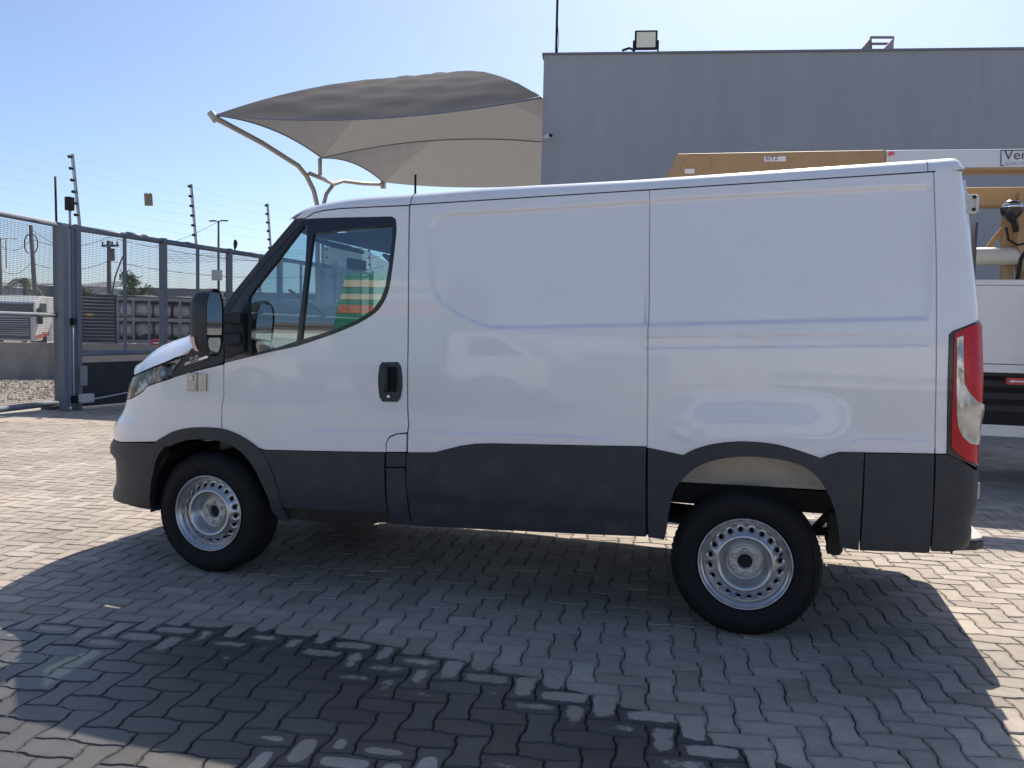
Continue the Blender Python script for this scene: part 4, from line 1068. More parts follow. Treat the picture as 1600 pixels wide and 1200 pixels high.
# post cluster between leaf and fence
pc = empty('gate_post', tuple(fpt(99, 0)), 'broad grey steel gate post between the open mesh leaf and the fence', 'post')
def cbar(px, w, z0, z1, m, nm, root, dx=0):
    p = fpt(px); b = MB(); b.box((p.x-w/2+dx, p.y-w/2, z0), (p.x+w/2+dx, p.y+w/2, z1)); return b.build(nm, m, root, bevel=.006)
cbar(99, .115, 0, 3.02, FGREY, 'upright', pc); cbar(107.5, .05, .05, 2.98, FLIGHT, 'bolt_tube', pc, -.0)
cbar(113, .055, 0, 3.0, FGREY, 'upright', pc)
p = fpt(109); q = MB(); q.tube([(p.x+.06, p.y, .15), (p.x+.06, p.y, 1.42)], .012, 8); q.build('drop_bolt', WBOX, pc)
q = MB(); q.box((p.x+.03, p.y-.03, 1.4), (p.x+.1, p.y+.03, 1.52)); q.build('bolt_bracket', BLACKM, pc); q = MB(); q.box((p.x+.03, p.y-.03, .12), (p.x+.1, p.y+.03, .24)); q.build('bolt_bracket', BLACKM, pc)
q = MB(); a = fpt(98, 3.02); b = fpt(122, 3.0); q.bar(a, b, .1, .05); q.build('cap_rail', FGREY, pc)
sb = empty('gate_sensor', tuple(fpt(110, 3.0)), 'small black sensor box on a short tube above the gate post', 'sensor')
p = fpt(110.5); q = MB(); q.tube([(p.x, p.y, 3.0), (p.x, p.y, 3.30)], .02, 8); q.build('stem', FLIGHT, sb)
q = MB(); q.box((p.x-.06, p.y-.055, 3.27), (p.x+.05, p.y+.055, 3.49)); q.build('housing', BLACKM, sb, bevel=.012)
# open leaf
gate = empty('gate_leaf', (-8.3, 6.25, 0), 'open grey mesh gate leaf at the left edge of the picture', 'gate')
G1 = Vector((-8.25, 6.22, 0)); G0 = Vector((-7.72, 2.7, 0)); gd = (G0-G1).normalized()
q = MB(); q.bar(G1+Vector((0, 0, .06)), G1+Vector((0, 0, 3.1)), .10, .10, (0, 1, 0)); q.build('stile', FGREY, gate)
q = MB(); q.bar(G0+Vector((0, 0, .06)), G0+Vector((0, 0, 3.1)), .10, .10, (0, 1, 0)); q.build('stile', FGREY, gate)
for nm, z, r, m in (('top_rail', 3.06, .045, FGREY), ('middle_rail', 1.56, .035, FGREY), ('bottom_rail', .10, .05, FGREY)):
    q = MB(); q.tube([G0+Vector((0, 0, z)), G1+Vector((0, 0, z))], r, 10); q.build(nm, m, gate)
mesh_panel('wire_mesh', G0+gd*-.05, G1+gd*.05, .14, 3.0, gate)
q = MB(); p = G1+gd*.02; q.tube([(p.x, p.y, 3.1), (p.x-.01, p.y, 3.85)], .018, 8); q.build('rod', BLACKM, gate)
q = MB(); q.box((G1.x-.1, G1.y-.28, -.01), (G1.x+.12, G1.y+.06, .06)); tag(q.build('gate_stop', mat('stop_concrete', (.12, .12, .11), .9, var=.3)), 'low dark concrete stop under the free end of the gate leaf', 'gate stop')
for root in (fence, pc, sb, gate):
    for o in list(COL.objects):
        if o.parent is root: rel(o, root)
# electric fence posts
def spike(px, label, z0=3.0, L=1.2, lean=-.10):
    p = fpt(px, z0); root = empty('electric_fence_post', tuple(p), label, 'fence post', 'electric fence posts')
    q = MB(); q.bar((0, 0, -.02), (lean*.4, -.11, L), .045, .03); q.build('rod', FLIGHT, root)
    tips = []
    for k in range(6):
        t = .18+.155*k; c = Vector((lean*.4*t, -.11*t-.03, L*t/1.0 if False else L*t)); q = MB()
        q.lathe([(0, -.05), (.018, -.05), (.026, -.04), (.014, -.03), (.026, -.02), (.014, -.01), (.02, 0), (.02, .012)], 10, c+Vector((0, -.01, 0))); q.build('insulator', BLACKM, root)
        tips.append(Vector(p)+c+Vector((0, -.055, 0)))
    return tips
T = [spike(126, 'tallest leaning electric fence post, above the gate post'), spike(307, 'electric fence post above the fence midway along it'), spike(424, 'electric fence post nearest the windscreen pillar'),
     spike(513, 'electric fence post seen through the driver window', L=1.25), spike(579, 'farthest electric fence post seen through the back of the driver window', L=1.25)]
q = MB()
for a, b in zip(T[:-1], T[1:]):
    for p, r_ in zip(a, b):
        m_ = (p+r_)/2-Vector((0, 0, .05)); q.tube([p, m_, r_], .0009, 4, False)
for p in T[0]: q.tube([p, p+Vector((.2, -6, .05))], .0009, 4, False)
tag(q.build('electric_fence_wire', WIREM, fix=False), 'thin wires strung between the leaning electric fence posts', 'wire')
pl = empty('warning_plate', tuple(fpt(232, py=312)), 'small weathered warning plate hanging in the fence wires against the sky', 'sign')
PLT = mat('weathered_plate', (.30, .23, .13), .7, var=.5, scale=30)
q = MB(); q.box((-.008, -.07, -.11), (.008, .07, .11)); q.build('plate', PLT, pl); 
q = MB(); q.box((-.012, -.035, .10), (.012, -.02, .125)); q.build('clip', BLACKM, pl); q = MB(); q.box((-.012, .03, .10), (.012, .045, .125)); q.build('clip', BLACKM, pl)
pl.rotation_euler = (.06, 0, -.9)
p = pl

# ================================================================== BEYOND THE FENCE
CONC = mat('wall_concrete', (.30, .295, .285), .9, var=.18, scale=3, bump=.2, bscale=30)
def wall_between(name, A, B, h, th, m, label, cat):
    d = (B-A).normalized(); n_ = Vector((-d.y, d.x, 0))*th/2; q = MB(); q.prism([A-n_, B-n_, B+n_, A+n_], (0, 0, h)); return tag(q.build(name, m), label, cat)
A = atZ(-170, 594); B = atZ(20, 592); 
A = Vector((A.x, A.y, 0)); e = (atZ(78, 591.5)-A); e.z = 0; B = A+e.normalized()*34
wall_between('low_wall', A, B, .92, .25, CONC, 'low plain concrete wall beyond the fence and gravel verge', 'wall')
def flat(P): return Vector((P.x, P.y, 0))
# trailer with a caged load
tr_root = empty('stake_trailer', tuple(flat(atD(118, 507, 40))), 'long caged trailer loaded with grey rolls parked beyond the fence', 'trailer')
TA = flat(atD(118, 507, 40)); TB = flat(atD(560, 507, 44)); td = (TB-TA).normalized(); tn = Vector((-td.y, td.x, 0))
if tn.dot(Vector(CO)-TA) < 0: tn = -tn
TR1 = mat('trailer_frame', (.30, .285, .29), .8, var=.25, scale=2); TR2 = mat('trailer_dark', (.03, .032, .035), .9, var=.3, scale=2); LOAD = mat('grey_rolls', (.46, .43, .41), .85, var=.35, scale=2.5); TARP = mat('tarpaulin', (.13, .14, .13), .9, var=.3, scale=1.5)  # TR2: near-black own colour of the deck, far side and headboard box
def tp(u, z, o=0): return TA+td*u+tn*o+Vector((0, 0, z))
Ltr = (TB-TA).length
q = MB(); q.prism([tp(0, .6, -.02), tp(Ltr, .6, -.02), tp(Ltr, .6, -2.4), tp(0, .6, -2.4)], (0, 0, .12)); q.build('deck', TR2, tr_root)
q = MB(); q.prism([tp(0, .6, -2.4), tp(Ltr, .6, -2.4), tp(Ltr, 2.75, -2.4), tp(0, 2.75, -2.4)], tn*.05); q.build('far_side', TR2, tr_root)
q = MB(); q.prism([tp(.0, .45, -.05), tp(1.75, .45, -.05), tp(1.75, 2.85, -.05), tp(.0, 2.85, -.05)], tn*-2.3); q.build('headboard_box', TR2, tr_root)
for k in range(14):
    q = MB(); z = .55+k*.165; q.bar(tp(.02, z, -.02), tp(1.7, z, -.02), .03, .05); q.build('slat', TR1, tr_root)
u = 1.85; nsp = 0
while u < Ltr-.1:
    q = MB(); q.bar(tp(u, .55, .03), tp(u, 2.72, .03), .10, .06, (0, 1, 0)); q.build('stake', TR1, tr_root); u += .70
for z, h in ((2.68, .16), (1.68, .17), (.62, .16)):
    q = MB(); q.bar(tp(1.8, z, .05), tp(Ltr, z, .05), .06, h); q.build('side_rail', TR1, tr_root)
rg = random.Random(11); u = 2.1
for row, z in ((0, 1.15), (1, 2.15)):
    u = 2.15
    while u < Ltr-.4:
        r_ = rg.uniform(.36, .43); q = MB(); z_ = z+rg.uniform(-.06, .06); o_ = rg.uniform(-.5, -.35); q.tube([tp(u-.40, z_, o_), tp(u-.36, z_, o_), tp(u+.0, z_+.02, o_), tp(u+.33, z_, o_+.05), tp(u+.38, z_, o_+.05)], [r_*.5, r_*.85, r_*.92, r_*.85, r_*.4], 12)
        q.build('roll', LOAD, tr_root); u += rg.uniform(.80, .92)
rows_ = [[tp(v_, 2.78+rg.uniform(0, .14)*(1 if 0 < j < 3 else .2), -.0-j*.8) for v_ in np.linspace(0, Ltr, 30)] for j in range(4)]
q = MB(); q.grid(rows_); q.build('cover_sheet', TARP, tr_root, solid=.03)
q = MB()
for uu in (2.2, 9.5, 10.7):
    pass
for uu in (3.2, Ltr-3.6, Ltr-2.4, Ltr-1.2):
    q = MB(); c = tp(uu, .5, -.1); q.tube([c, c-tn*.3], .5, 20); q.build('wheel', TYRE, tr_root)
q = MB(); q.bar(tp(.45, 1.86, .0), tp(.75, 1.86, .0), .02, .12); q.build('marker_light', mat('amber_marker', (.6, .4, .05), .4), tr_root)
for o in list(COL.objects):
    if o.parent is tr_root: rel(o, tr_root)
# white lorry cab behind the gate leaf
lc = empty('lorry', tuple(flat(atD(20, 505, 44))), 'white lorry cab with dark slatted grille seen through the gate mesh', 'lorry')
LW = mat('lorry_white', (.7, .7, .7), .35, coat=.5, dirt=(.4, .38, .34), dscale=2, damt=.3); LD = mat('lorry_dark', (.03, .035, .05), .4, var=.2, scale=3)
LA = flat(atD(-55, 505, 44)); LB = flat(atD(54, 505, 44)); LC_ = flat(atD(112, 505, 49)); ld = (LB-LA).normalized(); lb = (LC_-LB).normalized()
def lp(u, v, z): return LA+ld*u+lb*v+Vector((0, 0, z))
W_ = (LB-LA).length; Ls = (LC_-LB).length
prof = [(0, .45), (0, 2.25), (.12, 2.5), (1.0, 2.85), (Ls, 2.9), (Ls, .45)]
q = MB(); q.prism([lp(0, v, z) for v, z in prof], ld*W_); q.build('cab', LW, lc, bevel=.06)
q = MB(); q.prism([lp(.12, -.03, 2.1), lp(W_-.15, -.03, 2.1), lp(W_-.15, .05, 2.45), lp(.12, .05, 2.45)], (0, 0, .04)); 
q = MB(); q.prism([lp(.1, -.02, 1.96), lp(W_-.05, -.02, 1.96), lp(W_-.08, -.02, 2.40), lp(.1, -.02, 2.40)], lb*.2); q.build('windscreen', LD, lc)
q = MB(); q.prism([lp(.1, -.02, .55), lp(W_-.22, -.02, .55), lp(W_-.22, -.02, 1.70), lp(.1, -.02, 1.70)], lb*.1); gr = q.build('grille', LD, lc)
for k in range(9):
    q = MB(); z = .76+k*.115; q.bar(lp(.15, -.05, z), lp(W_-.26, -.05, z), .03, .04); q.build('slat', mat('slat_grey', (.5, .51, .53), .5) if k == 0 else bpy.data.materials['slat_grey'], gr)
q = MB(); q.prism([lp(W_+.01, .5, 1.75), lp(W_+.01, 1.5, 1.75), lp(W_+.01, 1.5, 2.45), lp(W_+.01, .7, 2.45)], ld*.02); q.build('side_window', LD, lc)
q = MB(); q.prism([lp(W_+.01, .1, .55), lp(W_+.01, 1.8, .75), lp(W_+.01, 1.8, .95), lp(W_+.01, .1, .75)], ld*.02); q.build('orange_stripe', mat('orange_stripe', (.42, .12, .07), .5), lc)
q = MB(); q.prism([lp(W_+.01, .35, 1.35), lp(W_+.01, .55, 1.35), lp(W_+.01, .55, 2.2), lp(W_+.01, .35, 2.2)], ld*.22); q.build('door_mirror', LD, lc)
for v in (.9, Ls-.5):
    q = MB(); c = lp(W_-.35, v, .48); q.tube([c, c+ld*.34], .48, 20); q.build('wheel', TYRE, lc)
for o in list(COL.objects):
    if o.parent is lc: rel(o, lc)
# distant buildings
def building(px0, px1, py, D, depth, m, label, rib=0, D2=None, roof=None, wins=0):
    A = atD(px0, py, D); B = atD(px1, py, D2 or D); h = A.z; A = flat(A); B = flat(B); d = (B-A).normalized(); n_ = Vector((-d.y, d.x, 0))
    root = empty('far_building', tuple(A), label, 'building', 'low buildings beyond the fence')
    q = MB(); q.prism([A, B, B+n_*depth, A+n_*depth], (0, 0, h)); q.build('walls', m, root)
    L = (B-A).length
    if roof:
        q = MB(); q.prism([A-n_*.3-d*.3+Vector((0, 0, h)), B-n_*.3+d*.3+Vector((0, 0, h)), B+n_*depth*.5+d*.3+Vector((0, 0, h+.9)), A+n_*depth*.5-d*.3+Vector((0, 0, h+.9))], (0, 0, .12)); q.build('roof', roof, root)
    if rib:
        k = int(L/rib)
        for i in range(k+1):
            q = MB(); c = A+d*(i*L/k)-n_*.05; q.bar(c+Vector((0, 0, h*.35)), c+Vector((0, 0, h)), .12, .1, (0, 1, 0)); q.build('rib', m, root)
    for i in range(wins):
        c = A+d*(L*(i+.5)/wins)-n_*.03; q = MB(); q.prism([c-d*.9+Vector((0, 0, h*.45)), c+d*.9+Vector((0, 0, h*.45)), c+d*.9+Vector((0, 0, h*.72)), c-d*.9+Vector((0, 0, h*.72))], n_*.02); q.build('window', LD, root)
    for o in list(COL.objects):
        if o.parent is root: rel(o, root)
    return root, A, B, h, d, n_
BG1 = mat('far_wall_grey', (.22, .225, .24), .9, var=.12, scale=.5); BG2 = mat('far_wall_light', (.46, .46, .46), .9, var=.1, scale=.5); BG3 = mat('far_wall_brown', (.26, .17, .15), .9, var=.15, scale=.5)
building(-120, 18, 446, 95, 20, BG2, 'pale low building at the far left behind the lorry', roof=BG1, wins=5)
building(56, 104, 446, 90, 20, BG1, 'dark grey shed between the leaning utility pole and the gate post', rib=1.2)
building(112, 168, 449, 85, 15, BG2, 'pale shed left of the pole with the transformer', roof=BG1, wins=3)
building(206, 326, 449, 90, 20, BG1, 'long grey ribbed warehouse above the trailer', rib=1.1)
building(327, 505, 455, 95, 20, BG3, 'low brown building right of the grey warehouse', wins=8)
su = building(506, 566, 386, 60, 18, BG2, 'pale building with lettering seen through the driver window')
textobj('lettering', 'Suco', 1.5, BG1, su[0], su[1]+su[4]*.45+Vector((0, 0, 5.1))-su[5]*.06, su[4], (0, 0, 1))
for o in list(COL.objects):
    if o.parent is su[0] and o.name.startswith('lettering'): rel(o, su[0])
building(-420, -125, 452, 110, 20, BG1, 'distant grey building outside the left edge', wins=4)
# poles and wires
PW = mat('weathered_pole', (.12, .115, .11), .9, var=.2); WOOD = mat('concrete_pole', (.2, .2, .2), .9, var=.15)
def pole(px, pyt, D, w, label, lean=0, cat='utility pole', nm='utility_pole'):
    P = atD(px, pyt, D); base = Vector((P.x, P.y, 0)); root = empty(nm, tuple(base), label, cat)
    q = MB(); q.tube([(lean, 0, 0), (0, 0, P.z)], [w*.62, w*.42], 10); q.build('shaft', PW, root); return root, P.z, base
wires = MB()
u1, h1, b1_ = pole(48, 352, 50, .26, 'leaning utility pole with a coil of cable, seen through the gate mesh', lean=.45)
q = MB()
for sx in (-1, 1):
    q.tube([(sx*.15+sx*.35*math.sin(a), 0, h1-1.1+.55*math.cos(a)) for a in np.linspace(0, PI, 12)], .035, 6)
q.build('cable_coil', BLACKM, u1)
u2, h2, b2_ = pole(170, 376, 50, .26, 'utility pole with cross arm and transformer above the trailer')
q = MB(); q.bar((-.5, 0, h2-.3), (.7, 0, h2-.3), .12); q.build('cross_arm', PW, u2); q = MB(); q.lathe([(0, 0), (.2, 0), (.2, .7), (0, .7)], 12, (.35, -.2, h2-1.2), 'z'); q.build('transformer', PW, u2)
for k in range(4):
    q = MB(); q.lathe([(0, 0), (.05, 0), (.05, .2), (0, .2)], 8, (-.45+k*.35, 0, h2-.25), 'z'); q.build('insulator', BLACKM, u2)
q = MB(); q.tube([(.1, 0, 2.6), (.6, -.2, 4.2), (1.25, -.3, h2-1.0), (1.5, -.3, h2-.9)], .05, 6); q.build('lamp_arm', PW, u2)
u3, h3, b3_ = pole(-1, 372, 50, .24, 'utility pole with a flat cross arm at the left edge of the picture')
q = MB(); q.bar((-.3, 0, h3-.05), (1.3, 0, h3-.05), .06, .03); q.build('cross_arm', PW, u3); q = MB(); q.tube([(.5, 0, h3-.1), (.5, 0, h3-1.8)], .03, 6); q.build('hanger', PW, u3)
u4, h4, b4_ = pole(341.5, 346, 45, .13, 'slim street light with twin heads and a white box, behind the fence', cat='street light', nm='street_light')
for sx in (-1, 1):
    q = MB(); q.bar((0, 0, h4), (sx*.28, 0, h4+.05), .05); q.bar((sx*.2, 0, h4+.04), (sx*.55, 0, h4+.03), .16, .06); q.build('lamp_head', BLACKM, u4)
q = MB(); q.box((-.28, -.2, h4-3.15), (.28, -.05, h4-2.6)); q.build('junction_box', WBOX, u4)
def span(a, b, sag=.5, r=.014):
    wires.tube([a.lerp(b, t)-Vector((0, 0, 4*sag*t*(1-t))) for t in np.linspace(0, 1, 9)], r, 4, False)
V3 = lambda b, z: Vector((b.x, b.y, z))
P0 = atD(-300, 380, 55)
for dz in (.4, 1.8, 3.4):
    span(V3(b3_, h3-dz), V3(b1_, h1-dz-.4)); span(V3(b1_, h1-dz-.4), V3(b2_, h2-dz+.6)); span(V3(b2_, h2-dz+.6), atD(600, 395+dz*12, 60), .9); span(P0-Vector((0, 0, dz)), V3(b3_, h3-dz))
for k in range(5): span(atD(250, 398+k*3.2, 62), atD(700, 377+k*3.2, 62), .15, .010)
span(V3(b4_, h4), atD(240, 385, 55), .2, .012)
span(V3(b1_, h1-.2), atD(92, 383, 48), .1); span(V3(b2_, 4.0), atD(125, 460, 44), .0)
tag(wires.build('power_line', BLACKM, fix=False), 'dark overhead wires strung from pole to pole beyond the fence', 'wires')
bd_ = MB(); c = atD(367.5, 382, 60); bd_.tube([c+Vector((-.05, 0, -.45)), c+Vector((0, 0, -.15)), c+Vector((.03, 0, .12)), c+Vector((.0, 0, .3)), c+Vector((-.1, 0, .33))], [.02, .12, .15, .1, .01], 8); tag(bd_.build('bird', BLACKM), 'small dark bird perched on the far wires', 'bird')
# vegetation
LEAF = mat('palm_leaf', (.085, .12, .045), .7, var=.4, scale=2); LEAF2 = mat('tree_leaf', (.10, .15, .045), .7, var=.45, scale=3); BARK = mat('bark', (.16, .13, .1), .95, var=.3)
def palm(px, D, h, spread, label, seed):
    rg = random.Random(seed); P = flat(atD(px, 505, D)); root = empty('palm_tree', tuple(P), label, 'palm tree', 'palms beyond the fence')
    q = MB(); q.tube([(0, 0, 0), (.1, 0, h*.5), (0, .1, h)], [.16, .12, .09], 8); q.build('trunk', BARK, root)
    fr = MB()
    for k in range(26):
        a = rg.uniform(0, 2*PI); up_ = rg.uniform(.1, 1.1); L = spread*rg.uniform(.75, 1.1); pts = []
        for t in np.linspace(0, 1, 9): pts.append(Vector((math.cos(a)*L*t*math.cos(up_*.6), math.sin(a)*L*t*math.cos(up_*.6), h+L*(up_*.9*t-1.15*t*t))))
        for i in range(8):
            d = (pts[i+1]-pts[i]).normalized(); sd_ = d.cross(Vector((0, 0, 1))).normalized()
            for s_ in (-1, 1):
                for e in (0, .33, .66):
                    c = pts[i].lerp(pts[i+1], e); tip = c+sd_*s_*L*.26*(1-.6*(i/8))+d*L*.12+Vector((0, 0, -L*.10*rg.random())); fr.add([c, c+d*L*.035, tip], [(0, 1, 2)])
    fr.build('fronds', LEAF, root, fix=False)
palm(38, 60, 4.3, 1.6, 'palm with drooping fronds rising behind the lorry cab', 3)
palm(57, 62, 3.3, 1.1, 'smaller palm beside the foot of the leaning pole', 9)
def shrub_tree(px, D, h, w, label, seed, cone=False):
    rg = random.Random(seed); P = flat(atD(px, 505, D)); root = empty('tree', tuple(P), label, 'tree')
    q = MB(); q.tube([(0, 0, 0), (0, 0, h*.75)], [.14, .04], 8)
    for k in range(6):
        a = rg.uniform(0, 2*PI); q.tube([(0, 0, h*.4), (w*.35*math.cos(a), w*.35*math.sin(a), h*.8)], [.05, .02], 5)
    q.build('trunk', BARK, root); cr_ = MB()
    clumps = [(rg.gauss(0, w*.28), rg.gauss(0, w*.28), h*(.58+.42*rg.random()**1.2)) for _ in range(26)]
    for _ in range(2600):
        c = rg.choice(clumps); t = (c[2]/h-.5)*2; k = (1-t*.7) if cone else 1
        x, y, z = c[0]*k+rg.gauss(0, w*.10), c[1]*k+rg.gauss(0, w*.10), c[2]+rg.gauss(0, h*.035)
        e1 = Vector((rg.gauss(0, 1), rg.gauss(0, 1), rg.gauss(0, 1))).normalized()*.09; e2 = e1.cross(Vector((rg.gauss(0, 1), rg.gauss(0, 1), rg.gauss(0, 1)))).normalized()*.05
        c = Vector((x, y, z)); cr_.add([c-e1, c-e2, c+e1, c+e2], [(0, 1, 2, 3)])
    cr_.build('crown', LEAF2, root, fix=False)
shrub_tree(203, 55, 4.7, 1.7, 'bright green pointed tree right of the transformer pole', 4, True)
shrub_tree(216, 56, 3.9, 1.6, 'low pale green bush right of the pointed tree', 14)
shrub_tree(124, 60, 3.9, 1.3, 'small yellowish tree beside the fence post', 6)
P = atD(249, 541, 21.5)
rw = empty('barrier_block', (P.x, P.y, .92), 'small red plastic block on the low wall just above the bonnet', 'block')
rb_ = MB(); rb_.prism([(-.22, -.1, 0), (.22, -.1, 0), (.17, -.07, .15), (-.17, -.07, .15)], (0, .2, 0)); o = rb_.build('body', mat('red_plastic', (.45, .03, .03), .5), rw)
rb_ = MB(); rb_.box((-.1, -.11, .04), (.1, -.1, .07)); rb_.build('label', WHT, rw)

# ================================================================== DARK BUILDING
WALLM = mat('grey_render', (.33, .34, .365), .85, var=.05, scale=.5, coords='World', bump=.12, bscale=40, dirt=(.29, .295, .32), dscale=.6, damt=.5)
def streaks(m, amt=.10):
    nt = m.node_tree; n = nt.nodes; l = nt.links; b = n['Principled BSDF']; src = b.inputs['Base Color'].links[0].from_socket
    g = n.new('ShaderNodeNewGeometry'); mp = n.new('ShaderNodeMapping'); mp.inputs['Scale'].default_value = (2.2, 2.2, .12); l.new(g.outputs['Position'], mp.inputs[0])
    nz = n.new('ShaderNodeTexNoise'); nz.inputs['Scale'].default_value = 1; nz.inputs['Detail'].default_value = 6; nz.inputs['Roughness'].default_value = .7; l.new(mp.outputs[0], nz.inputs['Vector'])
    r = n.new('ShaderNodeMapRange'); r.inputs[1].default_value = .3; r.inputs[2].default_value = .7; r.inputs[3].default_value = 1-amt; r.inputs[4].default_value = 1+amt; l.new(nz.outputs[0], r.inputs[0])
    v = n.new('ShaderNodeVectorMath'); v.operation = 'SCALE'; l.new(src, v.inputs[0]); l.new(r.outputs[0], v.inputs['Scale']); l.new(v.outputs[0], b.inputs['Base Color'])
streaks(WALLM, .06)
BD = 14.4; BA = atD(850, 81.5, BD); BB = atD(1600, 73, BD*.946); BH = (BA.z+BB.z)/2
A = flat(BA); d = (flat(BB)-A).normalized(); nb = Vector((-d.y, d.x, 0)); LB_ = 15.0
bld = empty('flat_roofed_building', tuple(A), 'plain dark grey rendered building with flat parapet behind the van', 'building')
q = MB(); k = 12
q.prism([A, A+d*LB_, A+d*LB_+nb*.25, A+nb*.25], (0, 0, BH-.05)); q.build('front_wall', WALLM, bld)
q = MB(); q.prism([A+nb*.251, A+nb*9, A+nb*9+d*.25, A+nb*.251+d*.25], (0, 0, BH-.05)); q.build('side_wall', WALLM, bld)
q = MB(); q.prism([A+nb*9, A+nb*9.2, A+nb*9.2+d*LB_, A+nb*9+d*LB_], (0, 0, BH-.05)); q.prism([A+d*(LB_-.2)+nb*.26, A+d*LB_+nb*.26, A+d*LB_+nb*8.99, A+d*(LB_-.2)+nb*8.99], (0, 0, BH-.05)); q.build('rear_wall', WALLM, bld)
q = MB(); q.prism([A+nb*.26+d*.26+Vector((0, 0, BH-.6)), A+nb*.26+d*(LB_-.21)+Vector((0, 0, BH-.6)), A+nb*8.98+d*(LB_-.21)+Vector((0, 0, BH-.6)), A+nb*8.98+d*.26+Vector((0, 0, BH-.6))], (0, 0, .1)); q.build('roof_slab', CONC, bld)
q = MB(); z = Vector((0, 0, BH-.05)); q.prism([A-nb*.03-d*.03+z, A+d*LB_-nb*.03+z, A+d*LB_+nb*.28+z, A-d*.03+nb*.28+z], (0, 0, .035)); q.build('coping', mat('coping_grey', (.18, .19, .22), .7), bld)
for o in list(COL.objects):
    if o.parent is bld: rel(o, bld)
def roofpt(px, py, back): return atD(px, py, BD*(1-(px-850)/750*.054)+back)
BEI = mat('floodlight_glass', (.85, .78, .62), .35, var=.08, scale=6)
# floodlight
P = roofpt(1009.5, 62, .6); fx = CR.copy(); fx = Vector((d.x, d.y, 0)); fl_ = empty('floodlight', (P.x, P.y, BH), 'square floodlight with pale glass standing on the parapet of the dark building', 'floodlight')
def fr_(u, z, o=0): return Vector((P.x, P.y, P.z))+fx*u+Vector((0, 0, z))-nb*o
q = MB(); w, h = .20, .167
q.prism([fr_(-w, -h), fr_(w, -h), fr_(w, h), fr_(-w, h)], nb*.06); q.build('housing', BLACKM, fl_, bevel=.012)
q = MB(); q.prism([fr_(-w+.035, -h+.035, .003), fr_(w-.035, -h+.035, .003), fr_(w-.035, h-.035, .003), fr_(-w+.035, h-.035, .003)], nb*.01); q.build('glass', BEI, fl_)
q = MB(); q.bar(fr_(-.215, 0, -.03), fr_(-.215, -.25, -.03), .03, .01); q.bar(fr_(.215, 0, -.03), fr_(.215, -.25, -.03), .03, .01); q.bar(fr_(-.215, -.25, -.03), fr_(.215, -.25, -.03), .03, .01); q.tube([fr_(0, -.25, -.03), fr_(0, -.6, -.03)], .02, 8); q.build('bracket', BLACKM, fl_)
# little bits on the roof edge
q = MB(); a = roofpt(972, 79, .5); b = roofpt(984, 75, .5); c = roofpt(992, 80, .5); q.bar(a, b, .05, .03); q.bar(b, c, .03, .03); tag(q.build('roof_bracket', BLACKM), 'small dark bracket lying on the roof edge left of the floodlight', 'bracket')
# frame of a board seen from behind
sf = empty('board_frame', tuple(roofpt(1370, 76, .6)), 'small slanted steel frame rising above the roof edge at the right', 'frame')
PK = mat('frame_red_oxide', (.26, .20, .21), .7); c_ = [roofpt(1360, 58.5, .9), roofpt(1396, 58.5, .9), roofpt(1393, 76, .9), roofpt(1361, 76, .9)]; e_ = [roofpt(1345, 76, .3), roofpt(1380, 76, .3)]
for a, b in ((c_[0], c_[1]), (c_[1], c_[2]), (c_[0], c_[3]), (roofpt(1360, 68.5, .9), roofpt(1395, 68.5, .9))): q = MB(); q.bar(a, b, .035); q.build('frame_bar', PK, sf)
for a, b in ((c_[0], e_[0]), (c_[1], e_[1])): q = MB(); q.prism([a, b, b+(c_[2]-c_[1])*.0+Vector((0, 0, -.2)), a+Vector((.0, 0, -.25))], d*.012); q.build('side_plate', PK, sf)
for o in c_: pass
# antenna pole
P = roofpt(869, 80, .4); ap = empty('antenna_pole', (P.x, P.y, BH-.6), 'tall thin pole standing on the left corner of the dark building', 'pole')
q = MB(); q.tube([(P.x, P.y, BH-.6), (P.x, P.y, BH+3.2)], .022, 8); q.build('tube', BLACKM, ap)
q = MB(); q.tube([(P.x+.02, P.y-.03, BH)]+[(P.x+.03+.02*math.sin(k*1.7), P.y-.03, BH+.3*k) for k in range(1, 10)], .006, 5); q.build('cable', BLACKM, ap)
q = MB(); q.box((P.x-.05, P.y-.05, BH), (P.x+.09, P.y+.05, BH+.05)); q.build('foot', BLACKM, ap)
# cctv camera on the wall corner
P = atD(852, 215, BD-.05); cc = empty('cctv_camera', tuple(P), 'small white security camera on the left edge of the dark wall', 'security camera')
q = MB(); q.tube([P+d*.0-nb*.02, P+d*.1-nb*.16], .042, 12); q.build('body', WBOX, cc)
q = MB(); q.tube([P+d*.095-nb*.155, P+d*.107-nb*.17], .033, 12); q.build('lens', BLACKM, cc)
q = MB(); q.tube([P-d*.05+nb*.0, P+d*.03-nb*.05], .02, 8); q.build('arm', WBOX, cc)
for root in (fl_, sf, ap, cc):
    for o in list(COL.objects):
        if o.parent is root: rel(o, root)

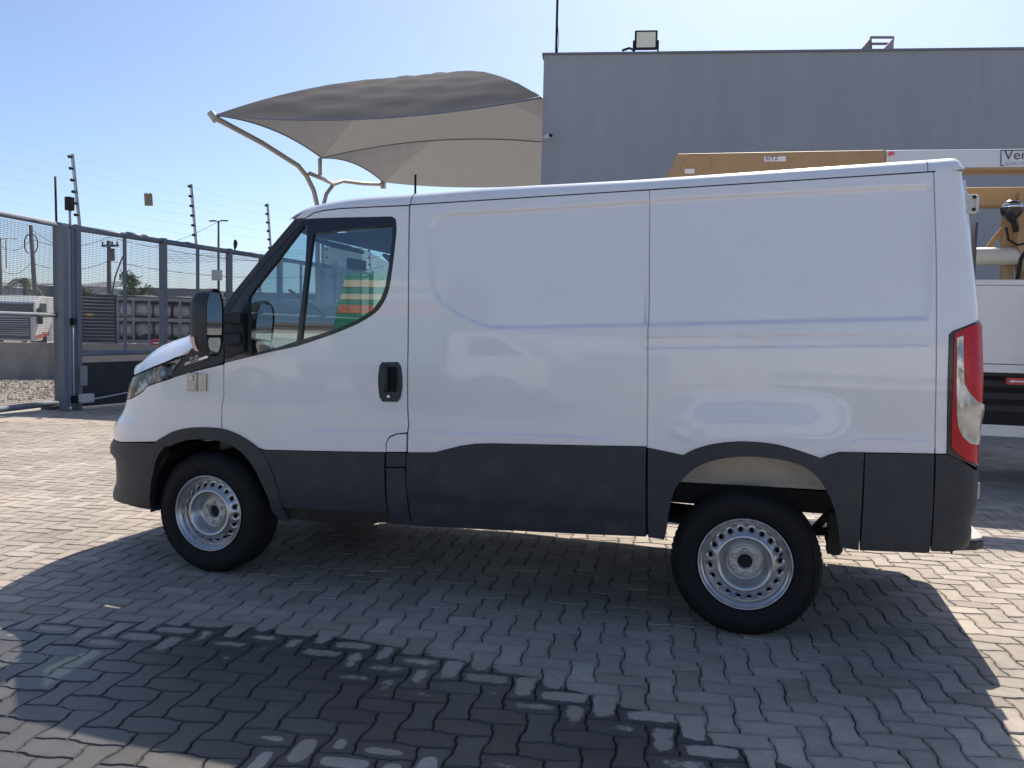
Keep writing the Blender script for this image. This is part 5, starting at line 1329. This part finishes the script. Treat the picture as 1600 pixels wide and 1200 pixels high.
# ================================================================== SHADE SAIL
SAIL = fabricmat('shade_cloth', (.20, .20, .205), (.16, .157, .155)); POLEM = mat('cream_steel', (.46, .43, .38), .5, var=.1, scale=8)
HS = 5.79; K = 1.172
def atH(px, py, H=HS):
    dd = ray(px, py); return Vector(CO+dd*((H-CO[2])/dd[2]))
FL = atH(334, 180); BL = atH(503, 247); CL = atH(599, 285)
sx = (atH(846, 152)-FL); sx.z = 0; Wd = sx.length; sx.normalize()
sail = empty('shade_canopy', (FL.x+2, FL.y+3, 0), 'grey fabric parking canopy in peaked bays on curved cream steel posts', 'canopy')
def coons(c1, c2, n=18, m_=14, wr=0.):
    """surface between two curves (functions 0..1)"""
    return [[c1(t).lerp(c2(t), s) for t in np.linspace(0, 1, n)] for s in np.linspace(0, 1, m_)]
def catn(a, b, sag, side=Vector((0, 0, 0))):
    return lambda t: a.lerp(b, t)+Vector((0, 0, sag*4*t*(1-t)))+side*(4*t*(1-t))
def bay(a, b, rise, idx, sf, sb_):
    """a, b: left end of the front and back edges"""
    fr, br = a+sx*Wd, b+sx*Wd
    dep = (b-a); mid = a+dep*.64
    RL = mid+sx*Wd*.385+Vector((0, 0, rise)); RR = mid+sx*Wd*.585+Vector((0, 0, rise+.04))
    up = Vector((0, 0, 1)); inw = dep.normalized()
    front = catn(a, fr, sf); back = catn(b, br, sb_); left = catn(a, b, .2); right = catn(fr, br, .2, sx*-.16)
    def hip(p, q_, bulge=.15): return lambda t: p.lerp(q_, t)+up*(bulge*4*t*(1-t))
    hFL, hBL, hFR, hBR = hip(a, RL), hip(b, RL, .05), hip(fr, RR, .2), hip(br, RR, .05)
    def patch(edge, h0, h1, e0, e1, n=34, m_=18):
        """edge curve e (0..1) at the bottom, hips h0 and h1 rising from its ends to the ridge"""
        P = []
        for s in np.linspace(0, 1, m_):
            L, R = h0(s), h1(s); row = []
            for t in np.linspace(0, 1, n):
                base = edge(t)-e0.lerp(e1, t); row.append(L.lerp(R, t)+base*(1-s)**1.5)
            P.append(row)
        return P
    for nm, P in (('front_panel', patch(front, hFL, hFR, a, fr)), ('back_panel', patch(back, hBL, hBR, b, br)), ('end_panel', patch(left, hFL, hBL, a, b)), ('end_panel', patch(right, hFR, hBR, fr, br))):
        rg = random.Random(idx*7+len(nm)); 
        P = [[p+Vector((0, 0, (.016*math.sin(i*1.9+j*.35)+.014*math.sin(i*.9-j*.5)+rg.uniform(-.004, .004))*(1 if 0 < i < len(P)-1 and 0 < j < len(row)-1 else 0))) for j, p in enumerate(row)] for i, row in enumerate(P)]
        g = MB(); g.grid(P); g.build(nm, SAIL, sail, fix=False)
    g = MB(); g.tube([front(t) for t in np.linspace(0, 1, 20)], .018, 6); g.tube([left(t) for t in np.linspace(0, 1, 12)], .018, 6); g.build('edge_cable', FGREY, sail)
bay(FL, BL, 1.40, 1, -.23, .33); bay(BL, CL, 1.25, 2, .33, -.23)
def tubepx(pts, r, nm, m=POLEM):
    g = MB(); g.tube([atD(p[0], p[1], p[2]) for p in pts], r, 12); return g.build(nm, m, sail)
DB = 17.6*K
c0 = atD(496, 322, DB)
g = MB(); g.tube([Vector((c0.x+.05, c0.y, 0)), Vector((c0.x+.03, c0.y, 1.8)), c0, atD(490, 297, DB-.12), atD(479, 275, DB-.3), atD(466, 259, DB-.6), atD(409, 223, DB-1.76), FL+Vector((.02, 0, -.05))], .058, 12); g.build('main_arm', POLEM, sail)
g = MB(); g.tube([FL+Vector((-.05, -.05, .05)), FL+Vector((.06, .0, -.12))], .075, 12); g.build('arm_cap', POLEM, sail)
c1_ = atD(505, 322, 19*K); g = MB(); g.tube([Vector((c1_.x+.02, c1_.y, 0)), Vector((c1_.x, c1_.y, 2.0)), c1_, atD(510, 303, 19*K), atD(521, 288, 19.2*K), atD(536, 283, 19.8*K), atD(567, 287, 20.5*K), CL+Vector((0, 0, -.06))], .052, 12); g.build('back_arm', POLEM, sail)
tubepx([(484, 271, DB-.3), (503, 279, 18.3*K), (520, 287, 19.2*K)], .05, 'link_beam')
tubepx([(500, 274, 18.2*K), (500, 247, 18.15*K)], .05, 'stub_post')
g = MB(); g.box((CL.x-.06, CL.y-.06, CL.z-.18), (CL.x+.06, CL.y+.06, CL.z+.02)); g.build('anchor_plate', POLEM, sail)
g = MB(); P = atD(649, 288, 22); g.tube([(P.x, P.y, 0), (P.x, P.y, P.z+.25)], .03, 8); g.build('inner_post', BLACKM, sail)
for o in list(COL.objects):
    if o.parent is sail: rel(o, sail)

# ================================================================== AERIAL LIFT TRUCK
lift = empty('bucket_truck', (7.4, 5, 0), 'white flatbed lift truck with tan folding boom parked behind the van', 'truck')
TAN = mat('tan_paint', (.42, .26, .12), .5, var=.06, scale=6, dirt=(.25, .17, .1), dscale=5, damt=.3); TW = mat('truck_white', (.68, .69, .70), .38, coat=.4, dirt=(.45, .42, .38), dscale=2.5, damt=.25)
CH_ = mat('truck_chassis', (.018, .02, .028), .6, var=.3, scale=3)
def ty(px, py, Y): return atY(px, py, Y)
YT = 4.0; z1_ = ty(1575, 446, YT).z; z0_ = ty(1575, 569, YT).z; z2_ = ty(1575, 577, YT).z
X0, X1_ = 4.5, 9.4
q = MB(); q.box((X0, YT, z0_), (X1_, YT+.06, z1_)); q.build('side_board', TW, lift, bevel=.006)
q = MB(); q.box((X0, YT+2.2, z0_), (X1_, YT+2.26, z1_)); q.build('side_board', TW, lift, bevel=.006)
q = MB(); q.box((X0, YT+.065, z0_), (X0+.06, YT+2.195, z1_)); q.build('tailgate', TW, lift, bevel=.006)
q = MB(); q.box((X0, YT-.01, z1_+.003), (X1_, YT+.10, z1_+.055)); q.build('top_rail', TW, lift, bevel=.006)
q = MB(); q.box((X0, YT-.012, z2_-.035), (X1_, YT+.05, z0_-.006)); q.build('lower_rail', TW, lift, bevel=.004)
q = MB(); q.box((X0+.02, YT+.06, z0_-.12), (X1_, YT+2.19, z0_)); q.build('bed_floor', CH_, lift)
for y in (YT+.55, YT+1.65): q = MB(); q.box((X0+.1, y-.05, .55), (X1_+2.6, y+.05, z0_-.13)); q.build('chassis_rail', CH_, lift)
for z in (.92, 1.04, .80): q = MB(); q.box((X0, YT+.12, z-.03), (X1_, YT+.16, z+.03)); q.build('guard_bar', CH_, lift)
za = ty(1575, 665, YT).z; zb_ = ty(1575, 683, YT).z
q = MB(); q.box((X0-.1, YT+.02, zb_), (X1_, YT+.05, za)); q.build('side_guard', TW, lift, bevel=.004)
r0 = ty(1573, 590, YT); r1 = ty(1612, 602, YT); q = MB(); q.box((r0.x, YT-.013, r1.z), (r1.x, YT+.05, r0.z)); rf_ = q.build('reflector', mat('truck_reflector', (.45, .05, .05), .4), lift, bevel=.003)
q = MB(); cx_ = (ty(1580, 596, YT).x); zc_ = (r0.z+r1.z)/2; q.bar((cx_, YT-.015, zc_), (cx_+.11, YT-.015, zc_), .004, .012, (0, 0, 1)); q.prism([(cx_-.025, YT-.017, zc_), (cx_+.015, YT-.017, zc_-.016), (cx_+.015, YT-.017, zc_+.016)], (0, .003, 0)); q.build('arrow', WHT, rf_)
for x, y in ((7.4, YT+.18), (7.4, YT+1.8), (10.2, YT+.18), (10.2, YT+1.8)):
    q = MB(); q.lathe([(.2, .02), (.3, 0), (.44, .03), (.48, .08), (.48, .22), (.44, .27), (.2, .26)], 32, (x, y, .48)); q.build('wheel', TYRE, lift)
q = MB(); cab_p = [(9.55, .6), (9.55, 2.3), (9.7, 2.55), (11.0, 2.6), (11.45, 1.75), (11.6, 1.5), (11.6, .5)]
q.prism([(x, YT+.05, z) for x, z in cab_p], (0, 2.15, 0)); q.build('cab', TW, lift, bevel=.05)
q = MB(); q.prism([(10.3, YT+.04, 1.6), (10.3, YT+.04, 2.4), (11.0, YT+.04, 2.4), (11.35, YT+.04, 1.65)], (0, .02, 0)); q.build('cab_window', BLACKG, lift)
q = MB(); q.prism([(11.46, YT+.2, 1.78), (11.46, YT+2.05, 1.78), (11.07, YT+2.05, 2.5), (11.07, YT+.2, 2.5)], (.02, 0, .01)); q.build('windscreen', BLACKG, lift)
# booms
YB = 4.35
def slab(px, Y, th, nm, m, root=lift, bev=.012): q = MB(); q.prism([ty(x, y, Y) for x, y in px], (0, th, 0)); return q.build(nm, m, root, bevel=bev)
rb1 = slab([(1058, 240), (1383, 234), (1383, 279), (1040, 285), (1043, 272)], YB, .32, 'lower_boom', TAN)
slab([(1384, 234.5), (1680, 231.5), (1680, 261), (1384, 263)], YB+.03, .26, 'insulated_boom', TW)
slab([(1384, 263.5), (1680, 261.5), (1680, 264.5), (1384, 266.5)], YB+.03, .26, 'boom_edge', TAN, bev=0)
slab([(1440, 293), (1680, 291.5), (1680, 321), (1440, 322)], YB+.5, .22, 'upper_boom', TAN)
for px, py in ((1064, 251), (1061.5, 265), (1304, 242), (1346, 241.5)):
    P = ty(px, py, YB-.0); q = MB(); q.lathe([(.0, -.01), (.013, -.008), (.014, .002)], 12, P); q.build('boom_pin', BRUSH, rb1)
P = ty(1196, 252, YB-.004); q = MB(); q.prism([ty(1194, 244.5, YB), ty(1228, 244, YB), ty(1228, 252, YB), ty(1194, 252.5, YB)], (0, -.003, 0)); q.build('decal', WHT, rb1)
textobj('boom_lettering', 'RITZ', .062, DKPRINT, rb1, ty(1196, 251.3, YB)+Vector((0, -.005, 0)), (1, 0, .02), (0, 0, 1), 1.0)
q = MB(); q.prism([ty(1070, 264, YB), ty(1085, 263.7, YB), ty(1085, 271, YB), ty(1070, 271.3, YB)], (0, -.003, 0)); q.build('sticker', WHT, rb1)
q = MB(); q.tube([ty(x, y, YB)-Vector((0, .001, 0)) for x, y in ((1068, 252), (1078, 243), (1102, 242.5), (1112, 252), (1110, 263), (1096, 266))], .0022, 4); q.build('weld_seam', mat('tan_seam', (.30, .18, .08), .6), rb1)
q = MB(); q.prism([ty(1386, 236, YB+.03), ty(1396, 235.8, YB+.03), ty(1396, 247, YB+.03), ty(1386, 247.2, YB+.03)], (0, -.003, 0)); stk = q.build('warning_sticker', WHT, lift)
q = MB(); a = ty(1387, 240, YB); q.prism([a, a+Vector((.03, 0, .03)), a+Vector((.03, 0, .012)), a+Vector((.06, 0, .012)), a+Vector((.06, 0, -.012)), a+Vector((.03, 0, -.012)), a+Vector((.03, 0, -.03))], (0, .028, 0)); q.build('red_arrow', RED2, stk)
Yv = YB+.03; fr1 = [(1563.5, 235), (1640, 233.5), (1640, 259), (1563.5, 259.5)]
dc_ = slab([(1562.5, 234), (1650, 233), (1650, 260), (1562.5, 260.5)], Yv-.003, .003, 'name_panel', TW, bev=0)
for a, b in (((1564, 235), (1650, 234)), ((1564, 235), (1564, 259)), ((1564, 259), (1569, 259))):
    q = MB(); q.bar(ty(*a, Yv-.005), ty(*b, Yv-.005), .003, .009, (0, 0, 1)) if a[0] != b[0] else q.bar(ty(*a, Yv-.005), ty(*b, Yv-.005), .009, .003, (0, 1, 0)); q.build('panel_border', DKPRINT, dc_)
textobj('name_lettering', 'Verco', .135, DKPRINT, dc_, ty(1568, 250, Yv)+Vector((0, -.006, 0)), (1, 0, .01), (0, 0, 1), 1.02, .001)
textobj('small_lettering', 'QUALIDADE', .042, mat('grey_print', (.3, .3, .32), .5), dc_, ty(1569, 258.5, Yv)+Vector((0, -.006, 0)), (1, 0, .01), (0, 0, 1), 1.35)
q = MB(); a = ty(1470, 402, 4.9); b = ty(1590, 400, 4.9); q.tube([a, b, b+Vector((.03, 0, 0))], [.095, .095, .07], 20); q.build('white_cylinder', mat('cream_fibre', (.62, .58, .48), .45, var=.05), lift)
q = MB(); a = ty(1575, 330, 5.0); b = ty(1572, 460, 5.0); q.bar(a, b, .11, .09, (0, 1, 0)); q.build('mast', TAN, lift)
q = MB(); q.bar(ty(1541, 390, 5.0), ty(1572, 352, 5.0), .05, .04, (0, 1, 0)); q.build('brace', TAN, lift)
slab([(1592, 300), (1680, 300), (1680, 440), (1602, 440), (1590, 380)], 4.8, .3, 'turret', TAN)
P = ty(1581, 325, 4.6); q = MB(); q.lathe([(0, .075), (.07, .07), (.10, .03), (.108, 0), (.10, -.05), (.07, -.09), (.04, -.13)], 24, P, 'z'); wk = q.build('work_light', BLACKG, lift)
q = MB(); q.lathe([(.109, .0), (.112, .012), (.10, .034), (.09, .038)], 24, P, 'z'); q.build('chrome_rim', CHROME, wk)
q = MB(); q.bar(P+Vector((.02, 0, -.12)), P+Vector((.10, .2, -.2)), .05); q.build('bracket', CH_, lift)
q = MB(); q.tube([ty(x, y, 4.55) for x, y in ((1605, 390), (1595, 405), (1592, 425), (1588, 443), (1592, 449))], .02, 8); q.build('hose', BLACKM, lift)
q = MB(); q.tube([ty(x, y, 4.6) for x, y in ((1572, 355), (1576, 375), (1590, 383), (1602, 380))], .012, 8); q.build('hose', BLACKM, lift)
for o in list(COL.objects):
    if o.parent is lift: rel(o, lift)

# ================================================================== BEHIND THE PHOTOGRAPHER (seen in the glass and the paint)
GRN = mat('green_tarpaulin', (.03, .24, .17), .6); CRM = mat('cream_band', (.62, .58, .40), .6); ORG = mat('orange_panel', (.55, .16, .06), .6)
def truck_box(name, x0, x1, y0, y1, z0, z1, m, label, cab=1.9, cabm=TW, bands=()):
    """y1 is the side that faces the van"""
    r_ = empty(name, ((x0+x1)/2, (y0+y1)/2, 0), label, 'truck')
    q = MB(); q.box((x0, y0, z0), (x1, y1, z1)); q.build('cargo_body', m, r_, bevel=.04)
    for za, zb, mm in bands: q = MB(); q.box((x0+.05, y1+.003, za), (x1-.05, y1+.02, zb)); q.build('side_band', mm, r_)
    q = MB(); q.prism([(x, y0+.05, z) for x, z in ((x1+.1, .6), (x1+.1, z0+1.5), (x1+cab*.55, z0+1.5), (x1+cab*.85, z0+.65), (x1+cab, z0+.45), (x1+cab, .5))], (0, y1-y0-.1, 0)); q.build('cab', cabm, r_, bevel=.06)
    q = MB(); q.prism([(x, y1-.045, z) for x, z in ((x1+.5, z0+.6), (x1+.5, z0+1.3), (x1+cab*.52, z0+1.3), (x1+cab*.78, z0+.65))], (0, .02, 0)); q.build('cab_window', BLACKG, r_)
    q = MB(); q.box((x0, y0+.4, .6), (x1+cab-.2, y1-.4, z0-.01)); q.build('chassis', CH_, r_)
    for x in (x0+.9, x0+2.0, x1+cab*.5):
        for y in (y0+.02, y1-.3): q = MB(); q.lathe([(.2, .0), (.4, 0), (.46, .05), (.46, .23), (.4, .28), (.2, .28)], 24, (x, y, .46)); q.build('wheel', TYRE, r_)
    for o in list(COL.objects):
        if o.parent is r_: rel(o, r_)
truck_box('box_truck', -4.3, -2.2, -12.6, -10.2, 1.2, 4.75, GRN, 'green box truck with cream bands parked behind the photographer', bands=((4.25, 4.5, CRM), (3.8, 4.0, CRM), (3.3, 3.6, ORG)))
truck_box('box_truck', 3.2, 6.4, -13.2, -11.0, .9, 2.5, TW, 'white low box truck parked behind the photographer', bands=((1.2, 1.5, BG1),))
truck_box('box_truck', -9.8, -6.9, -12.4, -10.3, .9, 2.9, TW, 'white high box truck parked behind the photographer, next to the green one', bands=((2.0, 2.1, BG1),))
wh_ = empty('warehouse', (0, -30, 0), 'long pale warehouse across the yard behind the photographer', 'building')
WHM = mat('warehouse_wall', (.62, .61, .60), .9, var=.1, scale=.6, coords='World')
q = MB(); q.box((-45, -40, 0), (40, -30, 5.6)); q.build('walls', WHM, wh_)
q = MB(); q.box((-45.4, -40.4, 5.61), (40.4, -29.6, 5.9)); q.build('roof', BG1, wh_)
for k in range(9): q = MB(); x = -40+k*9; q.box((x, -29.99, .0), (x+3.6, -29.93, 3.6)); q.build('door', BG1 if k % 2 else FGREY, wh_)
for o in list(COL.objects):
    if o.parent is wh_: rel(o, wh_)
